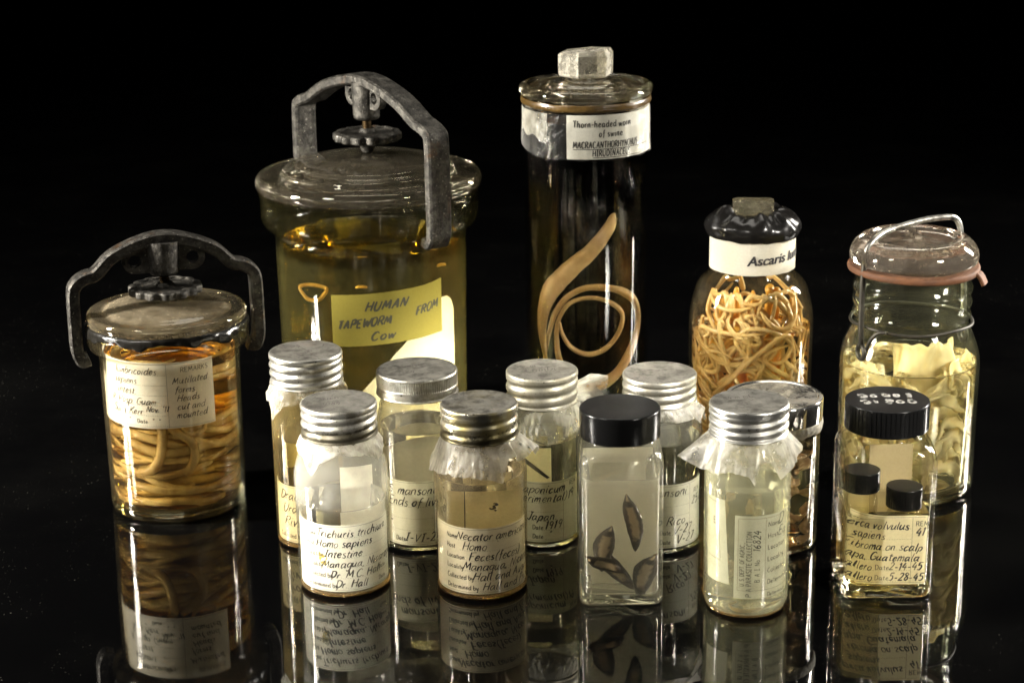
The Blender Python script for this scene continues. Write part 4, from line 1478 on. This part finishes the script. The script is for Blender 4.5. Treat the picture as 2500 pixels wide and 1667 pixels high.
skirt(v, 18.8, 95.5, [(-180, 9, 3), (-130, 14, 6), (-105, 14, 9), (-86, 12, 17), (-70, 16, 9), (-50, 17, 5), (-25, 15, 4.6), (-8, 16, 4.8), (2, 21, 5.2), (8, 10, 5.0), (20, 9, 5.2), (33, 19, 6.5), (44, 15, 7.5), (58, 13, 7.0), (75, 11, 6.5), (95, 10, 9), (120, 12, 6)], M_film, 12, crinkle=.5)
lid_scratches(cp, 20, 110.7, [('t', '15024', -3, -7, 5.0, 62), ('t', '4 m ml', -10, 4, 3.5, 15)], w=0.35)
f4 = cylmap(20.5)
T = thing('specimen_label', 'pale label printed sideways Parasite Collection, numbered 16824 by hand', 'label', V4, 0, 'specimen labels inside the vials')
s4 = sheet('paper', f4, -8.5, 30, 12, 57, M_paper_green, T, 50, 6)
pr, hw, ru = Pen(f4), Pen(f4), Pen(f4, .07)
for i, (s, u, h_, st) in enumerate((('U. S. DEPT. OF AGRIC.,', -3.4, 2.2, .8), ('PARASITE COLLECTION', 0.3, 2.6, 0.8), ('B. A. I. No.', 4.6, 2.6, 0.8))):
    pr.text(s, u, 19 if i != 2 else 21, h_, 0.0, 0.28, pi / 2, 0.7, 0.0, 1, st)
pr.text('P A', 0.3, 13, 2.6, 0, .28, pi / 2)
hw.text('16824', 4.8, 37.5, 3.8, 0.2, 0.42, pi / 2, 0.4, .15, 3)
ru.line(-6.6, 16.5, -6.6, 55.5, .2)
ru.line(7.6, 16.5, 7.6, 55.5, .2)
ru.line(-6.6, 16.5, 28, 16.5, .2)
ru.line(-6.6, 55.5, 28, 55.5, .2)
for i, s in enumerate(('Name', 'Host', 'Location', 'Locality', 'Collected', 'Determined')):
    pr.text(s, 9.0, 50.5 - i * 6.2, 2.5, 0.0, 0.26, 0.06, 0.7)
    ru.line(14, 50 - i * 6.2, 28, 51 - i * 6.2, .12, 1.3)
hw.text('D', 15, 50.5, 6, .3, .4)
hw.text('Eq', 15.5, 44.5, 5, .3, .4)
pr.text('Determined', 9, 12.8, 2.2, 0, .24)
pr.obj('printed_words', M_print, s4)
hw.obj('handwriting', M_ink, s4)
ru.obj('ruled_lines', M_rule, s4)
T = thing('specimen_label', 'narrow second slip at the left inside the milky green vial', 'label', V4, 0, 'specimen labels inside the vials')
s4 = sheet('paper', lambda u, vv, off=0.0: f4(u + (vv - 40) * -0.07, vv, off), -29, -12.5, 19, 64, M_paper_green, T, 30, 6)
ru = Pen(lambda u, vv, off=0.0: f4(u + (vv - 40) * -0.07, vv, off), .08)
ru.line(-17, 32, -17, 62, .2)
ru.line(-28, 62, -17, 62, .2)
ru.line(-28, 32, -17, 31, .2)
ru.text('E', -21, 50, 3.5, 0, .35)
ru.obj('ruled_lines', M_print, s4)
P = spline([(-6, -15, 9), (-9, -13, 6.5), (-6, -15.5, 4.8), (2, -16.5, 4.6), (8, -15, 6), (13, -11, 7), (16, -5, 6.4)], 6)
o = tube('thread_worm', P, taper(len(P), 0.9), flesh_mat('brown_thread', (0.38, 0.26, 0.09), (0.3, 0.2, 0.06), .2), None, 8)
o.location = [c * MM for c in V4]
tag(o, 'brown thread-like worm curled on the bottom of the milky green vial', 'worm')

# ---- 6: brown vial at the back left
V6 = (-113.6, -5.3, 0)
v = thing('specimen_vial', 'tall straight brown vial at the left end of the second row', 'vial', V6, 0, 'aluminium-capped specimen vials')
M_w6 = wall_mat('brown_vial_glass', (0.95, 0.92, 0.82), (0.55, 0.48, 0.30), 0.07, (0.36, 0.29, 0.14), 28, 0.060, 0.075, 0.16)
vessel(v, [(18, 0.3, 2.5), (20.2, 2.5, 2.5), (20.5, 86, 3), (19, 90, 1), (18.4, 92), (18.4, 105)], 1.0, 3.0, M_w6, base_mat=M_foot)
straight_liquid(v, 18.6, 3.8, 62, liquid_mat('brown_fluid', (0.84, 0.74, 0.48)))
M_c6 = alu_mat('aluminium_grey', (0.66, 0.64, 0.58), (0.13, 0.12, 0.08), 0.45, 0.38)
cp = metal_cap(v, 20.2, 93, 110.8, M_c6, 3, 1.0, phase=.1)
lid_scratches(cp, 20, 110.5, [('l', -6, 12, 9, -14), ('t', 'Drac', -1, -9, 4, 62), ('t', 'Un', 6, -8, 4, 62), ('t', '29', -9, 6, 4, 0), ('t', '1', 8, 8, 4, 0)], w=.35)
skirt(v, 19.0, 94, [(-180, 5, 2), (-90, 7, 3), (-62, 9, 3.5), (-48, 18, 4.5), (-30, 9, 3), (0, 7, 2.6), (60, 8, 3), (120, 6, 3)], M_film_thin, 19, crinkle=.6)
f6 = cylmap(19.0)
form_label('specimen_label', V6, f6, -32, 22, 4.2, 37.5, 'dim label beginning Drac, half hidden behind the Trichuris vial', M_paper_green,
           [('', 'Dracunculus', -19), ('', 'Urocyon', -17), ('', 'River', -16), ('Collected by', '', -9)], seed=6, h=5.0, w=.5, px=-20)

# ---- 7: knurled cap vial
V7 = (-52.6, -7.9, 0)
v = thing('specimen_vial', 'vial with a finely knurled wide cap between the two front labelled vials', 'vial', V7, 0, 'aluminium-capped specimen vials')
M_w7 = wall_mat('grey_vial_glass', (0.96, 0.95, 0.90), (0.6, 0.57, 0.44), 0.02, (0.44, 0.41, 0.32), 28, 0.062, 0.072, 0.16)
vessel(v, [(20.0, 0.3, 2.5), (22.6, 2.5, 2.5), (23.0, 72, 4), (21.2, 79, 2), (21.4, 81, 1), (20, 82.5, 1), (20, 95)], 1.0, 3.2, M_w7, base_mat=M_base)
straight_liquid(v, 20.95, 4.0, 68, liquid_mat('grey_fluid', (0.88, 0.87, 0.82)))
cp = metal_cap(v, 22.4, 86.8, 100.2, M_c6, 1.0, 0.9, knurl=(92.2, 98.6), name='metal_cap')
lid_scratches(cp, 20, 99.9, [('t', 'manso', -10, 2, 4, 20), ('t', '24', -6, -7, 4, 10)], w=.3)
f7 = cylmap(21.35)
form_label('specimen_label', V7, f7, -36, 34, 4.2, 42, 'greenish label reading mansoni and liver on the knurled-cap vial', M_paper_green,
           [('', 'S. mansoni', -19), ('', 'Ends of liver', -19), ('', '', -19), ('', '"', -19), ('Date', 'I-VI-24', -8.5)], px=-14, seed=8, h=4.8, w=.5, vline=8.5,
           remarks=[('p', 'REMARKS', 11.5, 36, 3), ('h', '2', 11.5, 30, 4.6), ('h', '"', 13, 22, 4)])
t2 = thing('blank_slip', 'round-topped grey paper slip standing inside the knurled-cap vial', 'paper', V7)
sheet('paper', lambda u, vv, off=0.0: (u, 10 - 0.012 * u * u, vv), -16, 17, 6, 58, M_paper_green, t2, 24, 6, lambda u, s, vv: vv if s == 0 else 60 - 0.03 * (u - 3) ** 2)

# ---- 8: japonicum
V8 = (16.2, -7.8, 0)
v = thing('specimen_vial', 'vial behind the Necator vial, dull cap scratched with a name, crumpled film', 'vial', V8, 0, 'aluminium-capped specimen vials')
M_w8 = wall_mat('pale_vial_glass', (0.975, 0.975, 0.94), (0.66, 0.65, 0.5), 0.015, (0.55, 0.52, 0.37), 28, 0.060, 0.068, 0.10)
vessel(v, [(18, 0.3, 2.5), (20.2, 2.5, 2.5), (20.6, 74, 3), (19, 79, 1), (18.2, 81), (18.2, 94)], 1.0, 3.2, M_w8, base_mat=M_base)
straight_liquid(v, 18.6, 4.0, 60, liquid_mat('straw_water', (0.95, 0.94, 0.85)))
M_c8 = alu_mat('aluminium_matte', (0.46, 0.44, 0.36), (0.16, 0.14, 0.09), 0.5, 0.46, None, 0.85)
cp = metal_cap(v, 19.9, 80.8, 98.8, M_c8, 2.4, 0.8, phase=.3)
lid_scratches(cp, 20, 98.5, [('t', 'Lombi', -9, -4, 5.5, 10), ('l', -13, -4, 10, 8), ('t', 'G. m.', -12, 4, 4, 12)], w=.35)
skirt(v, 18.4, 82, [(-180, 10, 10), (-150, 8, 12), (-120, 10, 5), (-60, 16, 3.6), (-20, 20, 3.4), (10, 20, 3.4), (40, 15, 4), (70, 14, 6), (100, 4, 15), (125, -4, 26), (140, -3, 24), (155, 6, 12)], M_film_thin, 23, crinkle=1.2)
f8 = cylmap(19.0)
form_label('specimen_label', V8, f8, -31, 28, 4.2, 39.7, 'greenish label reading japonicum and Japan, partly behind the Necator vial', M_paper_green,
           [('', 'S. japonicum', -20), ('', '(experimental)', -23), ('', '', -18), ('', 'Japan.', -10), ('Date', '1919', 0), ('Date', '"', 2)], px=-6.5, seed=9, h=4.6, w=.5, vline=11.5,
           remarks=[('h', '19', 14.5, 28, 4.6), ('p', 'REM', 16, 35.5, 2.6)])
t2 = thing('blank_slip', 'small yellowish slip with a dark stripe inside the japonicum vial', 'paper', V8)
s8 = sheet('paper', lambda u, vv, off=0.0: (u, 6 - off, vv), -14, 3, 8, 53, M_paper_yel, t2, 8, 6)
pp = Pen(lambda u, vv, off=0.0: (u, 6 - off, vv), .1)
pp.stroke([(-11, 52), (2, 36)], 1.2, False)
pp.obj('dark_stripe', M_ink_soft, s8)

# ---- 9: soni vial
V9 = (80.3, -15.7, 0)
v = thing('specimen_vial', 'round-shouldered vial right of the black-capped fluke bottle, dated V-27', 'vial', V9, 0, 'aluminium-capped specimen vials')
M_w9 = wall_mat('clear_vial_glass', (0.98, 0.98, 0.96), (0.62, 0.61, 0.5), 0.008, (0.62, 0.6, 0.5), 28, 0.060, 0.072, 0.06)
vessel(v, [(21.0, 0.3, 3), (23.7, 3, 3), (24.0, 68, 5), (21, 78, 3), (18.4, 81, 2), (18.4, 95)], 1.0, 3.4, M_w9, base_mat=M_base)
straight_liquid(v, 22.05, 4.2, 62, liquid_mat('pale_fluid', (0.95, 0.94, 0.85)))
cp = metal_cap(v, 20.4, 83.5, 98.7, alu_mat('aluminium_satin', (0.52, 0.50, 0.44), (0.18, 0.16, 0.11), 0.45, 0.40), 2.4, 0.9, phase=.6)
skirt(v, 18.8, 85, [(-180, 5, 2), (-90, 10, 2), (0, 8, 2), (30, 9, 3), (48, 8, 5), (55, 11, 6.5), (66, 3, 7), (80, 11, 6), (100, 16, 7), (130, 8, 5)], M_film, 29)
f9 = cylmap(22.45)
form_label('specimen_label', V9, f9, -36, 34, 4.2, 41, 'pale label dated V-27 in the vial right of the fluke bottle', M_paper_green,
           [('', 'S. mansoni', -13.5), ('', '', -10), ('', '', -10), ('', 'Porto Rico', -14), ('Date', 'V-27', 6), ('Date', 'V-27', 8)], px=-1.0, seed=12, h=4.8, w=.45, vline=17.5,
           remarks=[('h', '25 21', 19, 27, 4.6), ('p', 'REM', 21, 33.5, 2.6)])

# ---- 10: chrome-capped vial with skin
V10 = (142.6, -19.6, 0)
v = thing('specimen_vial', 'wide vial with a smooth chrome cap holding brown shrivelled fragments', 'vial', V10)
M_w10 = wall_mat('chrome_vial_glass', (0.98, 0.975, 0.95), (0.45, 0.42, 0.33), 0.012, (0.6, 0.55, 0.42), 60)
vessel(v, [(22.5, 0.3, 2.5), (25.3, 2.5, 2.5), (25.6, 66, 1), (25.2, 70), (25.2, 82)], 1.0, 4.0, M_w10, base_mat=M_base)
straight_liquid(v, 23.9, 4.8, 55, liquid_mat('tan_fluid', (0.92, 0.84, 0.62)))
kc = NT('chrome')
ngeo = kc.n('NewGeometry')
nsep = kc.n('SeparateXYZ')
kc.t.links.new(ngeo.outputs['Normal'], nsep.inputs[0])
upc = kc.ramp(nsep.outputs[2], 0.8, 0.98)
fd = kc.math('MULTIPLY', upc, kc.ramp(kc.noise(70, 6, .7), .4, .66, .15, .9))
M_chrome = kc.done(kc.principled(kc.mixc(fd, (0.62, 0.60, 0.56), (0.26, 0.23, 0.18)), kc.ramp(fd, 0, .9, .10, .6), 0.95, kc.bump(kc.noise(40, 2), .06, .001)))
lathe('chrome_cap', fillet([(25.7, 74), (26.7, 74, .3), (26.7, 86, 1.2), (24.5, 86.1, .6), (23.5, 85.4, .5), (0, 85.4)]), M_chrome, v, 128, lambda r, z, a: (r + (.12 * noise.noise((cos(a) * 6, sin(a) * 6, z * .05)) if r > 26 else 0), z))
lathe('white_crust', fillet([(25.7, 67.5), (26.4, 68, .4), (27.0, 71, .5), (26.8, 73.7, .3), (25.8, 73.8)]), simple('crust', (0.60, 0.56, 0.46), 0.8, 0, .5, 200, 1.0, 300), v, 200,
      lambda r, z, a: (r + .5 * noise.noise((cos(a) * 14, sin(a) * 14, z * .5)), z + (1.8 * noise.noise((cos(a) * 6, sin(a) * 6, 2)) if z < 70 else 0)), True, 80)
M_skin = flesh_mat('brown_tissue', (0.34, 0.21, 0.11), (0.74, 0.56, 0.38), 0.2, 0.35, 90)
rnd = random.Random(31)
for i in range(26):
    a = rnd.uniform(0, 2 * pi) if i > 17 else rnd.uniform(pi * 1.3, 2.25 * pi)
    zz = 9 + 42 * (i % 13) / 13 + rnd.uniform(-2, 2)
    rr = rnd.uniform(14, 18.5)
    ctr = Vector((rr * cos(a), rr * sin(a), zz))
    RM = Matrix.Rotation(rnd.uniform(0, 6), 3, Vector((rnd.gauss(0, 1), rnd.gauss(0, 1), rnd.gauss(0, 1))).normalized())
    V, Fc = [], []
    n_, m_ = 16, 8
    sx, sy, cu = rnd.uniform(4, 6), rnd.uniform(3.2, 5), rnd.uniform(.7, 1.5)
    for j in range(m_ + 1):
        for q in range(n_ + 1):
            u, w_ = q / n_ * 2 - 1, j / m_ * 2 - 1
            ed = 1 - 0.25 * w_ * w_
            p = Vector((sx * u * ed, sy * w_ * (1 - .25 * u * u), cu * 2.2 * u * u - 1.6 * w_ * w_ + 1.5 * noise.noise((u * 2.2 + i, w_ * 2.2, i * 3.3))))
            p = RM @ p + ctr
            d = hypot(p.x, p.y)
            if d > 22.9:
                p.x *= 22.9 / d
                p.y *= 22.9 / d
            p.z = min(53, max(6.2, p.z))
            V.append(tuple(p))
    for j in range(m_):
        for q in range(n_):
            b = j * (n_ + 1) + q
            Fc.append((b, b + 1, b + n_ + 2, b + n_ + 1))
    o = mk('tissue_fragment', V, Fc, M_skin, None, V10, sharp=180)
    so = o.modifiers.new('thickness', 'SOLIDIFY')
    so.thickness = 0.0008
    tag(o, 'brown shrivelled fragment piled inside the chrome-capped vial', 'specimen fragment', 'brown fragments in the chrome-capped vial')


# ---- 3 and 5: square bottles
def square_bottle(parent, hw, c, zsh, neck_r, ztop, wall, bottom, mat):
    outer = [(hw - 2.2, c, 0.3), (hw - 0.8, c, 1.0), (hw, c, 3.0), (hw, c, zsh - 6)]
    for i in range(1, 9):
        t = i / 8
        a = t * pi / 2
        h_ = hw - (hw - neck_r - 1.0) * (1 - cos(a))
        z_ = zsh - 6 + (ztop - zsh + 2) * 0.55 * sin(a)
        outer.append((h_, c + (h_ - c) * t ** 1.5, z_))
    outer += [(neck_r, neck_r, outer[-1][2] + 1.2), (neck_r, neck_r, ztop)]
    inner = [(h_ - wall, max(1.0, cc - wall * .8), z_) for h_, cc, z_ in outer if z_ > bottom + 1.5] 
    inner = [(hw - wall - 2.5, c, bottom), (hw - wall - 1, c, bottom + .6)] + inner
    V1, F1 = loft_geo(outer, True, False)
    V2, F2 = loft_geo(inner, True, False)
    F2 = [tuple(reversed(f)) for f in F2]
    V, Fc = join_geo((V1, F1), (V2, F2))
    m = len(rsq(hw, c))
    t1, t2 = (len(outer) - 1) * m, len(V1) + (len(inner) - 1) * m
    for q in range(m):
        j = (q + 1) % m
        Fc.append((t1 + q, t1 + j, t2 + j, t2 + q))
    g = fix(mk('glass_body', V, Fc, mat, parent, sharp=50))
    Vb, Fb = loft_geo([(hw - 2.6, c, .6), (hw - 1.0, c, 1.6), (hw - .6, c, bottom * .5), (hw - .6, c, bottom - .5)])
    fix(mk('glass_base', Vb, Fb, M_base, g, sharp=50))
    return g


V3 = (54.8, -83.9, 0)
v = thing('square_bottle', 'square bottle with a smooth black cap holding leaf-shaped flukes', 'bottle', V3)
M_w3 = wall_mat('square_bottle_glass', (0.975, 0.975, 0.95), (0.7, 0.68, 0.56), 0.05, (0.74, 0.71, 0.58), 14, 0.066, 0.074, 0.06)
square_bottle(v, 21.6, 6.0, 80, 18.2, 98, 1.7, 5.0, M_w3)
Vl, Fl = loft_geo([(17.5, 5, 5.8), (19.3, 5, 7.5), (19.4, 5, 69.6), (18.2, 5, 69.0), (17.0, 5, 68.8)])
M_cloud = liquid_mat('cream_fluid', (0.97, 0.95, 0.87))
vs = M_cloud.node_tree.nodes.new('ShaderNodeVolumeScatter')
vs.inputs['Color'].default_value = (0.96, 0.93, 0.84, 1)
vs.inputs['Density'].default_value = 8.0
vs.inputs['Anisotropy'].default_value = 0.2
va_ = [n_ for n_ in M_cloud.node_tree.nodes if n_.type == 'VOLUME_ABSORPTION'][0]
ad = M_cloud.node_tree.nodes.new('ShaderNodeAddShader')
M_cloud.node_tree.links.new(vs.outputs[0], ad.inputs[0])
M_cloud.node_tree.links.new(va_.outputs[0], ad.inputs[1])
mo_ = [n_ for n_ in M_cloud.node_tree.nodes if n_.type == 'OUTPUT_MATERIAL'][0]
M_cloud.node_tree.links.new(ad.outputs[0], mo_.inputs['Volume'])
fix(mk('fluid', Vl, Fl, M_cloud, v, sharp=50))
plastic_cap(v, 20.9, 87.6, 102.6, M_black2, 0)
bk = thing('backing_sheet', 'cream paper sheet standing at the back inside the fluke bottle', 'paper', V3)
sheet('paper', lambda u, vv, off=0.0: (u, 19.65, vv), -18.5, 18.5, 6, 73, paper_mat('backing_paper', (0.86, 0.82, 0.68), (0.72, 0.66, 0.50), .4, .6, 25), bk, 12, 6)

kf = NT('fluke_flesh')
at = kf.n('Attribute')
at.attribute_name = 'margin'
nzf = kf.math('MULTIPLY', kf.math('SUBTRACT', kf.noise(420, 4), .5), .7)
mg = kf.ramp(kf.math('ADD', at.outputs['Fac'], nzf), .12, .50)
cf = kf.mixc(mg, (0.36, 0.26, 0.14), (0.035, 0.02, 0.008))
M_fluke = kf.done(kf.mixs(.3, kf.principled(cf, .4), kf.bsdf('Translucent', cf)))


def fluke(cx, cyy, cz, L, Wd, rot, bend, label):
    """Leaf-shaped flatworm: blunt cone at the head, dark thick margin round a paler field."""
    V, Fc, A_ = [], [], []
    n_, m_ = 30, 14
    rows = []
    for s in (1, -1):
        for i in range(n_ + 1):
            t = i / n_
            if t < .12:
                wdt = Wd * (0.12 + 0.38 * (t / .12))
            else:
                q = (t - .12) / .88
                wdt = Wd * (0.5 + 0.5 * sin(min(1, q * 2.6) * pi / 2)) * (1 - q ** 2.9) ** .8 + .15
            wdt *= 1 + 0.07 * noise.noise((t * 7, cx, 1)) + .04 * noise.noise((t * 19, cz, s * .2))
            for j in range(m_ + 1):
                u = j / m_ * 2 - 1
                x = u * wdt
                zz = (0.5 - t) * L
                x2 = x + bend * ((t - .5) ** 2) * L * .4 + 0.05 * L * sin(t * 4.2 + cx) * (1 if bend < .3 else .4)
                th = 3.0 * (1 - u * u) ** .6 * min(1, (1 - t) * 6 + .1) * (1 if t > .05 else .6) + .05
                p = Vector((x2, s * th + 0.8 * sin(t * 3 + 1) - .5 * u * u, zz))
                p = Matrix.Rotation(rot, 3, 'Y') @ p
                V.append((p.x + cx, p.y + cyy, p.z + cz))
                e = max(abs(u) ** 1.5, max(0, (t - .62) / .38) ** 1.0, 0.9 * max(0, 1 - abs(t - .15) / .09) if t > .05 else 0.0)
                A_.append(e)
    N0 = (n_ + 1) * (m_ + 1)
    for s in (0, 1):
        for i in range(n_):
            for j in range(m_):
                b = s * N0 + i * (m_ + 1) + j
                f = (b, b + 1, b + m_ + 2, b + m_ + 1)
                Fc.append(f if s else f[::-1])
    o = mk('liver_fluke', V, Fc, M_fluke, None, V3, sharp=180)
    fix(o)
    at_ = o.data.attributes.new('margin', 'FLOAT', 'POINT')
    at_.data.foreach_set('value', A_)
    tag(o, label, 'fluke', 'flukes in the square bottle')


fluke(5.2, -15, 45.0, 31, 4.7, radians(-6), 0.1, 'upright dark-edged fluke alone at the upper right of the bottle')
fluke(-9.0, -14, 31, 25, 5.6, radians(14), 0.5, 'fat pale-centred fluke at the left above two crossing flukes')
fluke(-2.5, -11.5, 19, 28, 4.6, radians(-32), 0.1, 'dark fluke slanting down to the right beneath the crossing one')
fluke(-8.0, -16.8, 22.5, 21, 4.0, radians(-63), 0.0, 'narrow fluke lying almost flat across the slanting one')
fluke(11.0, -14.5, 16.0, 24, 5.9, radians(20), 0.9, 'broad dark fluke bent at the bottom right corner of the bottle')

V5 = (193.0, -78.4, 0)
v = thing('square_bottle', 'square bottle with painted digits on its ribbed black cap and two small vials inside', 'bottle', V5)
M_w5 = wall_mat('clear_bottle_glass', (0.98, 0.975, 0.95), (0.55, 0.52, 0.4), 0.002, (0.62, 0.56, 0.4), 40)
square_bottle(v, 23.6, 6.5, 79, 19.0, 97, 1.8, 6.0, M_w5)
Vl, Fl = loft_geo([(19, 5, 6.8), (21.1, 5.5, 8.8), (21.2, 5.5, 45.0), (20, 5.5, 44.4), (18, 5.5, 44.2)])
fix(mk('fluid', Vl, Fl, liquid_mat('honey_fluid', (0.96, 0.91, 0.68)), v, sharp=50))
cp = plastic_cap(v, 21.6, 87.8, 102.4, M_black, 56)
pz = Pen(lambda u, vv, off=0: (u, vv, 102.48), 0)
for i, ch in enumerate('56903'):
    pz.text(ch, -13.5 + i * 6.0, 3.6, 4.6, 0, 1.9, 0, .5, .3, i)
for i, ch in enumerate('51268'):
    pz.text(ch, -13.5 + i * 6.0, -6.4, 4.6, 0, 2.0, 0, .5, .3, i + 9)
pz.obj('painted_digits', M_white, cp)


def f5(u, vv, off=0.0):
    r5 = 20.0
    if u > 0:
        return (u, -21.45 - off, vv)
    a = u / r5
    a = max(a, -1.25)
    r5o = r5 + off
    return (r5o * sin(a) , -21.45 + r5 - r5o * cos(a), vv)


form_label('specimen_label', V5, f5, -24, 19, 8.5, 46.5, 'yellowed handwritten label dated 2-14-45 in the right square bottle', M_paper_yel,
           [('', 'cerca volvulus', -24), ('', 'sapiens', -20), ('', 'Fibroma on scalp', -23), ('', 'capa, Guatemala', -25), ('', 'ballero', -25), ('', 'aballero', -28)], seed=15, h=4.2, w=.48, vline=11.5, slope=-0.03,
           remarks=[('p', 'REM', 13.2, 40.8, 2.6), ('h', '41', 13, 35.5, 4.4), ('p', 'Date', -7, 16.6, 2.6), ('h', '2-14-45', 0, 16.4, 4.0), ('p', 'Date', -7, 10.8, 2.6), ('h', '5-28-45', 0, 10.6, 4.0)])
tb = thing('backing_slip', 'tan paper slip standing behind the two small vials', 'paper', V5)
sheet('paper', lambda u, vv, off=0.0: (u, 21.4, vv), -4, 19.0, 9, 70, paper_mat('tan_slip_paper', (0.40, 0.33, 0.19), (0.30, 0.23, 0.11), 0.5, 0.3), tb, 12, 6)
tb = thing('backing_slip', 'paler slip reading Host behind the left small vial', 'paper', V5)
sb = sheet('paper', lambda u, vv, off=0.0: (u, 18.6 - off - 0.004 * u * u, vv), -18, -4, 8, 56, M_paper_yel, tb, 12, 6)
for (x, y, zt, lab) in ((9.0, -9.5, 58.5, 'lower small vial with a black screw cap at the front of the right square bottle'), (-10.5, 6.0, 62.0, 'taller small vial with a black screw cap at the back of the right square bottle')):
    sv = thing('small_vial', lab, 'vial', (V5[0] + x, V5[1] + y, 7.0), 0, 'small vials inside the right square bottle')
    h_ = zt - 7.0
    plastic_cap(sv, 9.4 if x > 0 else 9.6, h_ - 11.0, h_, M_black, 40)
    vessel(sv, [(7.5, 0.2, 1), (8.6, 1.2, 1), (8.6, h_ - 16, 2), (7.5, h_ - 13), (7.5, h_ - 9)], 1.0, 1.6, M_w5, seg=48)
